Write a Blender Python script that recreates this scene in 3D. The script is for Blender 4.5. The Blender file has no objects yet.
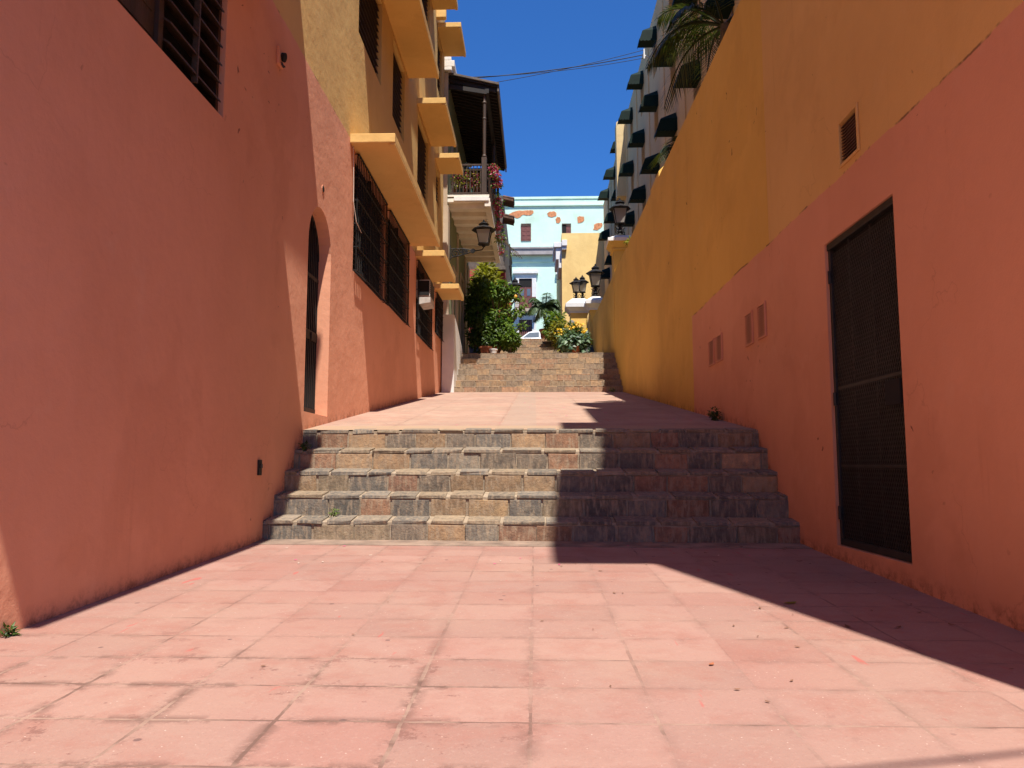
import bpy, bmesh, math, random
from mathutils import Vector, Matrix
random.seed(7)
S = bpy.context.scene
COL = S.collection
R = math.radians

# ------------------------------------------------------------------ camera model
F = 770.0; TH = math.atan(81/F); YAW = math.atan(23/F*math.cos(TH)); HC = 1.0
_ct, _st, _cy, _sy = math.cos(TH), math.sin(TH), math.cos(YAW), math.sin(YAW)
def ray(px, py):
    u = (px-512)/F; v = (384-py)/F
    return (-_sy*_ct+u*_cy+v*_sy*_st, _cy*_ct+u*_sy-v*_cy*_st, _st+v*_ct)
def ony(px, py, Y):
    r = ray(px, py); t = Y/r[1]
    return (r[0]*t, HC+r[2]*t)          # x, z on the plane y = Y

XL, XR = -2.72, 2.525
SL1, SL2 = .033, .128                   # slopes of the walk and of the landings
def walk_z(y): return SL1*y
def landing_z(y): return 1.4+SL2*(y-8.9)

# ------------------------------------------------------------------ object helpers
def tag(o, label=None, cat=None, group=None, kind=None):
    if label: o['label'] = label
    if cat: o['category'] = cat
    if group: o['group'] = group
    if kind: o['kind'] = kind
    return o
def thing(name, label, cat, loc=(0, 0, 0), group=None, rz=0):
    o = bpy.data.objects.new(name, None); COL.objects.link(o)
    o.location = loc; o.rotation_euler = (0, 0, rz); o.empty_display_size = .1
    return tag(o, label, cat, group)

class MB:
    """collects shapes into one mesh"""
    def __init__(s): s.v = []; s.f = []; s.c = []; s.col = None
    def add(s, vs, fs):
        n = len(s.v); s.v += [tuple(p) for p in vs]
        for f in fs: s.f.append(tuple(i+n for i in f)); s.c.append(s.col)
    def quad(s, a, b, c, d): s.add([a, b, c, d], [(0, 1, 2, 3)])
    def box(s, x0, x1, y0, y1, z0, z1):
        s.add([(x0,y0,z0),(x1,y0,z0),(x1,y1,z0),(x0,y1,z0),(x0,y0,z1),(x1,y0,z1),(x1,y1,z1),(x0,y1,z1)],
              [(0,3,2,1),(4,5,6,7),(0,1,5,4),(1,2,6,5),(2,3,7,6),(3,0,4,7)])
    def hexa(s, p):                     # eight corners, bottom four then top four
        s.add(p, [(0,3,2,1),(4,5,6,7),(0,1,5,4),(1,2,6,5),(2,3,7,6),(3,0,4,7)])
    def bar(s, a, b, w, h=None, up=(0,0,1)):
        a = Vector(a); b = Vector(b); h = h or w
        d = (b-a).normalized(); u = Vector(up)
        if abs(d.dot(u)) > .95: u = Vector((0,1,0))
        r = d.cross(u).normalized()*w/2; u = r.cross(d).normalized()*h/2
        s.hexa([a-r-u, a+r-u, b+r-u, b-r-u, a-r+u, a+r+u, b+r+u, b-r+u])
    def tube(s, pts, rad, n=6):
        pts = [Vector(p) for p in pts]; k = len(pts)
        rs = rad if isinstance(rad, (list, tuple)) else [rad]*k
        vs = []; fs = []; prev = None
        for i, p in enumerate(pts):
            d = (pts[min(i+1,k-1)]-pts[max(i-1,0)]).normalized()
            if prev is None:
                u = Vector((0,0,1)) if abs(d.z) < .9 else Vector((1,0,0))
                r = d.cross(u).normalized()
            else: r = (prev-d*prev.dot(d)).normalized()
            prev = r; u = d.cross(r)
            for j in range(n):
                a = 2*math.pi*j/n; vs.append(p+(r*math.cos(a)+u*math.sin(a))*rs[i])
        for i in range(k-1):
            for j in range(n):
                fs.append((i*n+j, i*n+(j+1)%n, (i+1)*n+(j+1)%n, (i+1)*n+j))
        fs.append(tuple(range(n-1,-1,-1))); fs.append(tuple((k-1)*n+j for j in range(n)))
        s.add(vs, fs)
    def lathe(s, c, prof, n=16, sq=False):   # prof: (radius, z)
        vs = []; fs = []; off = math.pi/4 if n == 4 else 0
        for r, z in prof:
            for j in range(n):
                a = 2*math.pi*j/n+off; vs.append((c[0]+r*math.cos(a), c[1]+r*math.sin(a), c[2]+z))
        k = len(prof)
        for i in range(k-1):
            for j in range(n):
                fs.append((i*n+j, i*n+(j+1)%n, (i+1)*n+(j+1)%n, (i+1)*n+j))
        fs.append(tuple(range(n-1,-1,-1))); fs.append(tuple((k-1)*n+j for j in range(n)))
        s.add(vs, fs)
    def prism(s, poly, axis, a0, a1):        # poly: 2-D outline, extruded along axis
        n = len(poly)
        def P(u, w, a): return {'x': (a,u,w), 'y': (u,a,w), 'z': (u,w,a)}[axis]
        s.add([P(u,w,a0) for u,w in poly]+[P(u,w,a1) for u,w in poly],
              [tuple(range(n)), tuple(range(2*n-1,n-1,-1))]+[(i, n+i, n+(i+1)%n, (i+1)%n) for i in range(n)])
    def build(s, name, mat, root=None, bevel=0, smooth=False, local=False):
        """vertices are world coordinates unless local; the root only gives the origin"""
        off = Vector((0,0,0))
        if root is not None and not local:
            r = root
            while r is not None: off += Vector(r.location); r = r.parent
        me = bpy.data.meshes.new(name)
        me.from_pydata([tuple(Vector(p)-off) for p in s.v], [], s.f)
        if any(c is not None for c in s.c):
            at = me.attributes.new('Tint', 'FLOAT_COLOR', 'FACE')
            for i, c in enumerate(s.c):
                c = c or (.5,.5,.5); at.data[i].color = (c[0],c[1],c[2],1)
        bm = bmesh.new(); bm.from_mesh(me)
        bmesh.ops.recalc_face_normals(bm, faces=bm.faces)
        if bevel:
            es = [e for e in bm.edges if len(e.link_faces) == 2 and e.calc_face_angle(0) > .5]
            bmesh.ops.bevel(bm, geom=es, offset=bevel, segments=2, affect='EDGES', clamp_overlap=True, profile=.6)
        bm.to_mesh(me); bm.free()
        if smooth:
            for p in me.polygons: p.use_smooth = True
        me.materials.append(mat)
        o = bpy.data.objects.new(name, me); COL.objects.link(o)
        if root is not None: o.parent = root
        return o

def wall_x(mb, X, y0, y1, z0, z1, holes=(), depth=.2, into=-1):
    """wall face on the plane x = X with rectangular holes (ya,yb,za,zb) and their reveals"""
    ys = sorted({y0, y1, *[h[0] for h in holes], *[h[1] for h in holes]})
    zs = sorted({z0, z1, *[h[2] for h in holes], *[h[3] for h in holes]})
    for i in range(len(ys)-1):
        for j in range(len(zs)-1):
            cy, cz = (ys[i]+ys[i+1])/2, (zs[j]+zs[j+1])/2
            if any(h[0] < cy < h[1] and h[2] < cz < h[3] for h in holes): continue
            mb.quad((X,ys[i],zs[j]), (X,ys[i+1],zs[j]), (X,ys[i+1],zs[j+1]), (X,ys[i],zs[j+1]))
    Xi = X+into*depth
    for a, b, c, d in [h[:4] for h in holes]:
        mb.quad((X,a,c),(Xi,a,c),(Xi,a,d),(X,a,d)); mb.quad((X,b,c),(Xi,b,c),(Xi,b,d),(X,b,d))
        mb.quad((X,a,c),(Xi,a,c),(Xi,b,c),(X,b,c)); mb.quad((X,a,d),(Xi,a,d),(Xi,b,d),(X,b,d))

def copy_tree(o, parent=None):
    c = o.copy(); COL.objects.link(c)
    if parent is not None: c.parent = parent
    for ch in [x for x in COL.objects if x.parent == o]: copy_tree(ch, c)
    return c

# ------------------------------------------------------------------ materials
class NT:
    def __init__(s, name):
        s.m = bpy.data.materials.new(name); s.m.use_nodes = True
        s.t = s.m.node_tree; s.b = s.t.nodes['Principled BSDF']; s.L = s.t.links.new
    def n(s, t, **k):
        x = s.t.nodes.new(t)
        for a, b in k.items(): setattr(x, a, b)
        return x
    def put(s, sock, v):
        if isinstance(v, bpy.types.NodeSocket): s.L(v, sock)
        elif isinstance(v, (tuple, list)) and sock.type == 'RGBA': sock.default_value = (*v, 1) if len(v) == 3 else v
        else: sock.default_value = v
    def pos(s): return s.n('ShaderNodeNewGeometry').outputs['Position']
    def math(s, op, a, b=0.0, c=None, clamp=False):
        x = s.n('ShaderNodeMath', operation=op, use_clamp=clamp); s.put(x.inputs[0], a); s.put(x.inputs[1], b)
        if c is not None: s.put(x.inputs[2], c)
        return x.outputs[0]
    def vmul(s, v, k):
        x = s.n('ShaderNodeVectorMath', operation='MULTIPLY'); s.put(x.inputs[0], v); x.inputs[1].default_value = k
        return x.outputs[0]
    def noise(s, vec, scale, detail=4, rough=.55, dist=0):
        x = s.n('ShaderNodeTexNoise'); s.put(x.inputs['Vector'], vec)
        x.inputs['Scale'].default_value = scale; x.inputs['Detail'].default_value = detail
        x.inputs['Roughness'].default_value = rough; x.inputs['Distortion'].default_value = dist
        return x.outputs['Fac']
    def ramp(s, v, lo, hi, a=0., b=1.):
        x = s.n('ShaderNodeMapRange'); s.put(x.inputs[0], v)
        for i, q in enumerate((lo, hi, a, b)): x.inputs[i+1].default_value = q
        return x.outputs[0]
    def mix(s, f, a, b, mode='MIX'):
        x = s.n('ShaderNodeMix', data_type='RGBA', blend_type=mode)
        s.put(x.inputs['Factor'], f); s.put(x.inputs['A'], a); s.put(x.inputs['B'], b)
        return x.outputs['Result']
    def bump(s, h, dist=.01, st=1., nrm=None):
        x = s.n('ShaderNodeBump'); s.put(x.inputs['Height'], h); x.inputs['Distance'].default_value = dist
        x.inputs['Strength'].default_value = st
        if nrm is not None: s.L(nrm, x.inputs['Normal'])
        return x.outputs[0]
    def done(s, col=None, rough=None, nrm=None, spec=None):
        if col is not None: s.put(s.b.inputs['Base Color'], col)
        if rough is not None: s.put(s.b.inputs['Roughness'], rough)
        if nrm is not None: s.L(nrm, s.b.inputs['Normal'])
        if spec is not None: s.b.inputs['Specular IOR Level'].default_value = spec
        return s.m
    def xyz(s, v):
        x = s.n('ShaderNodeSeparateXYZ'); s.L(v, x.inputs[0]); return x.outputs

def scale(c, k): return tuple(min(1, q*k) for q in c)

def plain(name, c, rough=.6, metal=0, var=.18, nscale=3, bump=0, spec=.4, grain=None):
    t = NT(name); p = t.pos()
    if grain: p = t.vmul(p, grain)
    n = t.noise(p, nscale, 5)
    col = t.mix(t.ramp(n, .3, .7), scale(c, 1-var), scale(c, 1+var))
    t.b.inputs['Metallic'].default_value = metal
    nr = t.bump(t.noise(p, nscale*9, 4), bump) if bump else None
    return t.done(col, rough, nr, spec)

def stucco(name, low, high=None, split_z=0, split_y=None, grime=True, base_z=0, spec=.25):
    """rough painted plaster; two paints meet at split_z (and split_y)"""
    t = NT(name); p = t.pos(); x, y, z = t.xyz(p)
    col = low
    big = t.noise(p, .55, 5, .6)
    if high is not None:
        wob = t.math('ADD', t.math('MULTIPLY_ADD', t.noise(p, 7, 3), .03, -.015), t.math('MULTIPLY_ADD', t.noise(p, .9, 2), .08, -.04))
        up = t.math('GREATER_THAN', t.math('ADD', z, wob), split_z)
        if split_y is not None:
            far = t.math('GREATER_THAN', t.math('ADD', y, wob), split_y)
            up = t.math('MAXIMUM', up, far)
        col = t.mix(up, low, high)
        ed = t.math('ABSOLUTE', t.math('SUBTRACT', t.math('ADD', z, wob), split_z+.004))
        ln = t.math('MULTIPLY', t.ramp(ed, .004, .012, 1, 0), t.ramp(t.noise(p, 1.6, 5, .7), .48, .56))
        if split_y is not None: ln = t.math('MULTIPLY', ln, t.math('LESS_THAN', y, split_y))
        col = t.mix(t.math('MULTIPLY', ln, .75), col, (.12,.05,.03))
    def tint(f, c): 
        nonlocal col
        col = t.mix(f, col, c, 'MULTIPLY')
    tint(t.ramp(big, .35, .7), (.88,.86,.84))
    tint(t.ramp(t.noise(t.vmul(p, (1,1,.35)), 1.6, 5, .65), .52, .75), (.95,.93,.91))
    pale = t.ramp(t.noise(p, 1.7, 6, .7), .60, .74, 0, .28)
    col = t.mix(pale, col, t.mix(.25, col, (.8,.72,.6)))
    pt = t.noise(p, .45, 6, .62, .3)
    tint(t.math('MULTIPLY', t.math('MULTIPLY', t.ramp(pt, .55, .59), t.ramp(pt, .68, .72, 1, 0)), .55), (.90,.87,.85))
    ck = t.n('ShaderNodeTexVoronoi', feature='DISTANCE_TO_EDGE'); ck.inputs['Scale'].default_value = .55
    wv = t.n('ShaderNodeVectorMath', operation='ADD'); t.L(p, wv.inputs[0])
    nv = t.n('ShaderNodeTexNoise'); t.L(p, nv.inputs['Vector']); nv.inputs['Scale'].default_value = 1.3; nv.inputs['Detail'].default_value = 6
    t.L(t.vmul(nv.outputs['Color'], (1.3,1.3,1.3)), wv.inputs[1]); t.L(wv.outputs[0], ck.inputs['Vector'])
    crack = t.math('MULTIPLY', t.ramp(ck.outputs['Distance'], .0, .0035, 1, 0), t.ramp(t.noise(p, .7, 3), .54, .60))
    tint(t.math('MULTIPLY', crack, .28), (.45,.36,.32))
    drip = t.noise(t.vmul(p, (6,6,.22)), 1.5, 5, .7)
    tint(t.math('MULTIPLY', t.ramp(drip, .60, .72), t.ramp(t.noise(p, .6, 3), .5, .64, 0, .45)), (.70,.62,.56))
    if grime:
        sp = t.noise(p, 10, 2, .5, .6)
        mask = t.noise(p, .9, 2)
        f = t.math('MULTIPLY', t.ramp(sp, .715, .745), t.ramp(mask, .54, .62))
        tint(t.math('MULTIPLY', f, .75, clamp=True), (.2,.13,.1))
        # splashed dirt on the lowest hand's breadth of the wall above the paving
        up2 = t.ramp(y, 7.7, 8.9)
        gy = t.math('ADD', t.math('MULTIPLY', t.math('SUBTRACT', 1., up2), t.math('MULTIPLY', y, SL1)), t.math('MULTIPLY', up2, t.math('MULTIPLY_ADD', y, SL2, 1.4-SL2*8.9)))
        hz = t.math('SUBTRACT', z, gy)
        d = t.math('MULTIPLY', t.ramp(hz, .0, .12, 1, 0), t.ramp(t.noise(p, 9, 6, .75), .45, .62))
        tint(t.math('MULTIPLY', d, .8, clamp=True), (.34,.28,.24))
    und = t.noise(p, 2.2, 3); fine = t.noise(p, 46, 6, .7); gr = t.noise(p, 12, 4, .6)
    nr = t.bump(und, .03, .5)
    nr = t.bump(gr, .008, .45, nr)
    nr = t.bump(fine, .003, .6, nr)
    return t.done(col, .88, nr, spec)

def paving(name, c, tx, ty, ox=0, oy=0, strip=False):
    t = NT(name); p = t.pos(); x, y, z = t.xyz(p)
    w = t.math('MULTIPLY_ADD', t.noise(p, 9, 4, .6), .016, -.008)
    def cells(q, size, off):
        u = t.math('DIVIDE', t.math('ADD', t.math('ADD', q, off), w), size)
        fr = t.math('FRACT', u); fl = t.math('FLOOR', u)
        return t.math('MULTIPLY', t.math('MINIMUM', fr, t.math('SUBTRACT', 1., fr)), size), fl
    dx, fx = cells(x, tx, ox); dy, fy = cells(y, ty, oy)
    d = t.math('MINIMUM', dx, dy)
    cmb = t.n('ShaderNodeCombineXYZ'); t.L(fx, cmb.inputs[0]); t.L(fy, cmb.inputs[1])
    wn = t.n('ShaderNodeTexWhiteNoise', noise_dimensions='2D'); t.L(cmb.outputs[0], wn.inputs['Vector'])
    big = t.noise(p, .8, 5, .6); mid = t.noise(p, 3.5, 6, .65); fine = t.noise(p, 55, 4, .7)
    cmb2 = t.n('ShaderNodeCombineXYZ'); t.L(fy, cmb2.inputs[0]); t.L(fx, cmb2.inputs[1]); cmb2.inputs[2].default_value = 3.7
    wn2 = t.n('ShaderNodeTexWhiteNoise', noise_dimensions='3D'); t.L(cmb2.outputs[0], wn2.inputs['Vector'])
    col = t.mix(wn.outputs['Value'], scale(c, .89), scale(c, 1.07))
    col = t.mix(t.ramp(wn2.outputs['Value'], .55, 1, 0, .6), col, (c[0]*.92, c[1]*.78, c[2]*.76))
    col = t.mix(t.ramp(big, .42, .66, 0, .6), col, (c[0]*1.06, c[1]*1.16, c[2]*1.10))     # worn pale
    col = t.mix(t.ramp(mid, .48, .66, 0, .55), col, (c[0]*.90, c[1]*.70, c[2]*.66))      # redder pigment
    soft = t.noise(t.vmul(p, (1,1.6,1)), 1.9, 6, .7)
    col = t.mix(t.ramp(soft, .55, .72, 0, .5), col, (c[0]*.80, c[1]*.74, c[2]*.72))
    col = t.mix(t.ramp(fine, .56, .74, 0, .55), col, (c[0]*1.22, c[1]*1.4, c[2]*1.42))     # pale aggregate
    col = t.mix(t.ramp(t.noise(p, 120, 3, .7), .58, .7, 0, .45), col, (c[0]*.7, c[1]*.55, c[2]*.55))
    grit = t.n('ShaderNodeTexVoronoi', feature='F1'); t.L(p, grit.inputs['Vector']); grit.inputs['Scale'].default_value = 28
    col = t.mix(t.math('MULTIPLY', t.ramp(grit.outputs['Distance'], .06, .10, 1, 0), t.ramp(t.noise(p, 5, 3), .52, .6, 0, .7)), col, (.72,.55,.46))
    # grey dirt that has settled along some joints
    zone = t.math('MULTIPLY', t.ramp(x, -.25, .15, 1, 0), t.ramp(y, 3.3, 4.2, 1, 0)) if not strip else 0.0
    edge = t.math('MULTIPLY', t.ramp(d, .0, .055, 1, 0), t.ramp(t.noise(p, 4.5, 6, .78), .47, .56))
    col = t.mix(t.math('MULTIPLY', edge, t.math('MULTIPLY_ADD', zone, .6, .25)), col, (.15,.08,.062))
    blot = t.math('MULTIPLY', t.ramp(t.noise(p, 3.6, 6, .78), .60, .64), t.math('MULTIPLY_ADD', zone, .55, .22))
    col = t.mix(blot, col, (.20,.095,.075))
    vor = t.n('ShaderNodeTexVoronoi', feature='F1'); t.L(p, vor.inputs['Vector']); vor.inputs['Scale'].default_value = 4.2
    sp = t.math('MULTIPLY', t.ramp(vor.outputs['Distance'], .055, .075, 1, 0), t.ramp(t.noise(p, 2.1, 2), .46, .52))
    col = t.mix(t.math('MULTIPLY', sp, .75), col, (.12,.07,.065))
    red = t.math('MULTIPLY', t.ramp(t.noise(t.vmul(p, (5,1.1,1)), 1.6, 3, .6), .70, .73), .55)     # scuffs of red paint
    col = t.mix(red, col, (.45,.085,.07))
    pal = t.math('MULTIPLY', t.ramp(t.noise(p, 2.8, 6, .8), .64, .70), .5)
    col = t.mix(pal, col, (.50,.36,.29))
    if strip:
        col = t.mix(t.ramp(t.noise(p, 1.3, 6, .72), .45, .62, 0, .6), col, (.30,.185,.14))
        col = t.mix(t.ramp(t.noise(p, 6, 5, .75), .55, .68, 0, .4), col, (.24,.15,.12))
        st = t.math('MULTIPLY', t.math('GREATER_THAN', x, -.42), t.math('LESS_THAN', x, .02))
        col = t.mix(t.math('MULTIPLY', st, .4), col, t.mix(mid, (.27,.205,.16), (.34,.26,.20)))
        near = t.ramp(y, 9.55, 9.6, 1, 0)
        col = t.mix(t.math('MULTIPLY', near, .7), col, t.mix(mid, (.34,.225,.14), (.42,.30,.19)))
    # joints
    jw = t.math('MULTIPLY_ADD', t.noise(p, 3, 3), .014, .0)
    vis = t.math('MAXIMUM', t.ramp(t.noise(p, .8, 5, .65), .46, .62, .10, .75), zone)
    if not strip: vis = t.math('MAXIMUM', vis, t.math('MULTIPLY', t.math('COMPARE', y, 2.83, .1), .8))
    jn = t.math('MULTIPLY', t.math('LESS_THAN', d, jw), vis)
    jd = t.mix(t.ramp(t.noise(p, 5, 4), .4, .6), (.15,.085,.065), (.34,.22,.165))
    col = t.mix(t.math('MULTIPLY', jn, .85), col, jd)
    h = t.math('SUBTRACT', t.math('MULTIPLY', fine, .3), jn)
    nr = t.bump(h, .006, .8)
    nr = t.bump(t.math('ADD', t.noise(p, 20, 5, .7), t.math('MULTIPLY', wn.outputs['Value'], .4)), .006, .6, nr)
    return t.done(col, .85, nr, .3)

def stone_mat():
    t = NT('stair_stone'); p = t.pos()
    a = t.n('ShaderNodeAttribute', attribute_name='Tint').outputs['Color']
    n = t.noise(p, 11, 6, .7); n2 = t.noise(p, 42, 4, .7); n3 = t.noise(t.vmul(p, (3,3,.7)), 9, 4, .6)
    col = t.mix(t.ramp(n, .35, .7), t.mix(1., a, (.62,.62,.64), 'MULTIPLY'), t.mix(1., a, (1.3,1.25,1.15), 'MULTIPLY'))
    col = t.mix(t.ramp(n3, .47, .64, 0, .7), col, (.36,.27,.18))          # tan mortar smears
    col = t.mix(t.ramp(n2, .56, .75, 0, .5), col, t.mix(1., col, (.5,.48,.46), 'MULTIPLY'))
    nr = t.bump(n, .014, .8); nr = t.bump(n2, .008, .8, nr)
    return t.done(col, .8, nr, .35)

def mortar_mat():
    t = NT('stair_mortar'); p = t.pos()
    n = t.noise(p, 8, 6, .7)
    col = t.mix(t.ramp(n, .3, .7), (.24,.175,.115), (.42,.335,.24))
    nr = t.bump(t.noise(p, 30, 6, .7), .012, .9)
    return t.done(col, .9, nr, .2)

def leaf_mat(name, dark, light, trans=.35, rough=.45):
    t = NT(name)
    rnd = t.n('ShaderNodeNewGeometry').outputs['Random Per Island']
    col = t.mix(rnd, dark, light)
    t.done(col, rough, None, .4)
    tr = t.n('ShaderNodeBsdfTranslucent'); t.L(t.mix(1., col, (1.3,1.35,.7), 'MULTIPLY'), tr.inputs['Color'])
    ms = t.n('ShaderNodeMixShader'); ms.inputs[0].default_value = trans
    t.L(t.b.outputs[0], ms.inputs[1]); t.L(tr.outputs[0], ms.inputs[2])
    t.L(ms.outputs[0], t.t.nodes['Material Output'].inputs['Surface'])
    return t.m

def glass_mat(name, c, rough=.15):
    t = NT(name); t.b.inputs['Metallic'].default_value = 0
    n = t.noise(t.pos(), 6, 3)
    return t.done(t.mix(n, scale(c,.8), scale(c,1.2)), rough, None, .8)

def frosted(name, c):
    t = NT(name); t.b.inputs['Transmission Weight'].default_value = .55
    n = t.noise(t.pos(), 6, 3)
    return t.done(t.mix(n, scale(c,.9), c), .35, None, .5)

PINK = (.76, .355, .218); YEL = (.62, .345, .105)
M = {}
M['left'] = stucco('pink_and_yellow_plaster', PINK, (.70,.46,.17), 5.81)
M['right'] = stucco('pink_and_ochre_plaster', (.76,.37,.235), (.78,.50,.19), 3.37)  # ochre paler than the alley wall's, painting in bounced light at the bend
M['alley'] = stucco('ochre_wall_plaster', (.76,.37,.235), (.78,.50,.12), 3.37, 12.25)
M['slab'] = stucco('yellow_slab_plaster', (.74,.47,.165), grime=False)
M['farYellow'] = stucco('pale_yellow_plaster', (.93,.66,.27), grime=False)
M['pillar'] = stucco('yellow_pillar_plaster', (.80,.53,.15), grime=False)
M['cap'] = plain('white_cap_paint', (.8,.77,.74), .7, var=.08, bump=.004)
M['white'] = plain('white_paint', (.74,.72,.68), .7, var=.08, bump=.004)
M['beige'] = stucco('beige_plaster', (.52,.42,.31), grime=False)
M['hotel'] = stucco('taupe_hotel_plaster', (.72,.53,.27), grime=False)
M['green'] = stucco('sage_green_plaster', (.25,.28,.17), grime=False)
M['blue'] = stucco('pale_aqua_plaster', (.66,.89,.745), grime=False)
M['red'] = stucco('red_plaster', (.48,.075,.07), grime=False)
M['brick'] = plain('exposed_brick', (.62,.25,.11), .9, var=.3, nscale=5, bump=.02)
M['corn'] = plain('grey_cornice', (.36,.32,.31), .85, var=.15)
M['tower'] = stucco('cream_tower_plaster', (.75,.56,.28), grime=False)
M['iron'] = plain('dark_iron', (.014,.012,.011), .6, var=.3, nscale=12, spec=.3)
M['irongrey'] = plain('weathered_iron', (.05,.043,.038), .55, var=.35, nscale=10)
M['dark'] = plain('dark_interior', (.012,.010,.009), .9)
M['wood'] = plain('dark_brown_wood', (.055,.030,.018), .6, var=.4, nscale=8, grain=(1,1,.2), bump=.003)
M['louver'] = plain('brown_louver_wood', (.075,.042,.024), .55, var=.4, nscale=9, grain=(3,.4,3), bump=.003)
M['roofwood'] = plain('black_stained_wood', (.018,.012,.009), .7, var=.4, nscale=8)
M['cream'] = plain('cream_paint', (.80,.73,.62), .75, var=.1, bump=.003)
M['screen'] = plain('dark_green_shutter', (.03,.035,.018), .7, var=.3, nscale=6)
M['eave'] = plain('grey_eave_boards', (.13,.10,.08), .8, var=.3, nscale=6)
M['tile'] = plain('roof_tile', (.14,.065,.035), .85, var=.4, nscale=6, bump=.01)
M['mesh'] = plain('expanded_metal', (.022,.020,.018), .55, var=.35, nscale=7, spec=.4)
M['awning'] = plain('dark_green_canvas', (.003,.014,.009), .6, var=.3, nscale=5, spec=.15)
M['maroon'] = plain('maroon_shutter', (.17,.055,.045), .6, var=.25, nscale=5)
M['glass'] = glass_mat('window_glass', (.12,.14,.16))
M['lampglass'] = frosted('lamp_glass', (.62,.56,.46))
M['vent'] = plain('vent_metal', (.12,.055,.03), .6, var=.3, nscale=9)
M['ac'] = plain('ac_casing', (.5,.45,.4), .6, var=.2, nscale=7)
M['terra'] = plain('terracotta', (.36,.12,.055), .85, var=.25, nscale=7, bump=.003)
M['stone'] = stone_mat(); M['mortar'] = mortar_mat()
M['kerbstone'] = plain('worn_concrete', (.25,.175,.13), .9, var=.4, nscale=4, bump=.006)
M['walk'] = paving('pink_paving', (.345,.198,.158), .455, .39, .02, .29)
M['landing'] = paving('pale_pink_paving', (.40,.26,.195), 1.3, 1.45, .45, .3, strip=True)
M['asphalt'] = plain('asphalt', (.06,.055,.05), .9, var=.25, nscale=4, bump=.006)
M['path'] = plain('brick_path', (.34,.22,.15), .9, var=.25, nscale=4, bump=.006)
M['carpaint'] = plain('white_car_paint', (.78,.78,.78), .25, var=.02, spec=.6)
M['bark'] = plain('bark', (.12,.085,.055), .9, var=.35, nscale=12, bump=.01)
M['leafY'] = leaf_mat('yellow_green_leaf', (.10,.11,.012), (.36,.34,.04), .4)
M['leafG'] = leaf_mat('green_leaf', (.03,.075,.012), (.19,.29,.04), .4)
M['leafD'] = leaf_mat('dark_green_leaf', (.015,.038,.008), (.10,.16,.026), .35)
M['leafB'] = leaf_mat('blue_green_leaf', (.04,.085,.05), (.19,.28,.15), .25)
M['leafP'] = leaf_mat('palm_leaf', (.02,.035,.010), (.075,.085,.022), .3)
M['leafPP'] = leaf_mat('grey_palm_leaf', (.05,.09,.035), (.17,.24,.12), .3)
M['pinkfl'] = leaf_mat('pink_bract', (.28,.025,.08), (.60,.10,.19), .4)
M['yelfl'] = leaf_mat('yellow_petal', (.75,.42,.02), (.9,.62,.05), .3)
M['orange'] = plain('orange_rind', (.75,.30,.03), .5, var=.15)
M['petal'] = plain('magenta_petal', (.62,.03,.20), .7, var=.2)
M['dryleaf'] = plain('dry_leaf', (.16,.075,.035), .8, var=.4, nscale=30)
M['paleleaf'] = plain('pale_litter', (.62,.52,.42), .8, var=.15)
M['tyre'] = plain('rubber', (.02,.02,.02), .8)
M['signgreen'] = plain('green_sign_board', (.10,.20,.16), .6)
M['trunkp'] = plain('palm_trunk', (.16,.12,.08), .9, var=.3, nscale=10, bump=.01)

# ------------------------------------------------------------------ ground, walks
def surface(name, prof, x0, x1, mat, nx=1):
    mb = MB()
    for (ya, za), (yb, zb) in zip(prof, prof[1:]):
        mb.quad((x0,ya,za), (x1,ya,za), (x1,yb,zb), (x0,yb,zb))
    o = mb.build(name, mat); tag(o, kind='structure'); return o
gp = [(-400,-2), (-12,-.45), (7.8,.2), (9,1.2), (21.9,2.9), (24.9,4.4), (31,5.2), (33.2,6.3), (62,9.6), (400,14)]
surface('ground', [(y, z-.12) for y, z in gp], -400, 400, M['asphalt'])
surface('pavement', [(-12, walk_z(-12)), (7.9, walk_z(7.9))], -3.2, 9.5, M['walk'])
surface('landing_pavement', [(8.97, landing_z(8.97)), (22.6, landing_z(22.6))], -3.2, 3.0, M['landing'])
surface('upper_path', [(24.3, 4.55), (31.3, 5.42)], -2.6, 3.0, M['path'])
surface('street', [(33.2, 6.42), (62.2, 10.0)], -12, 12, M['asphalt'])

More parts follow.
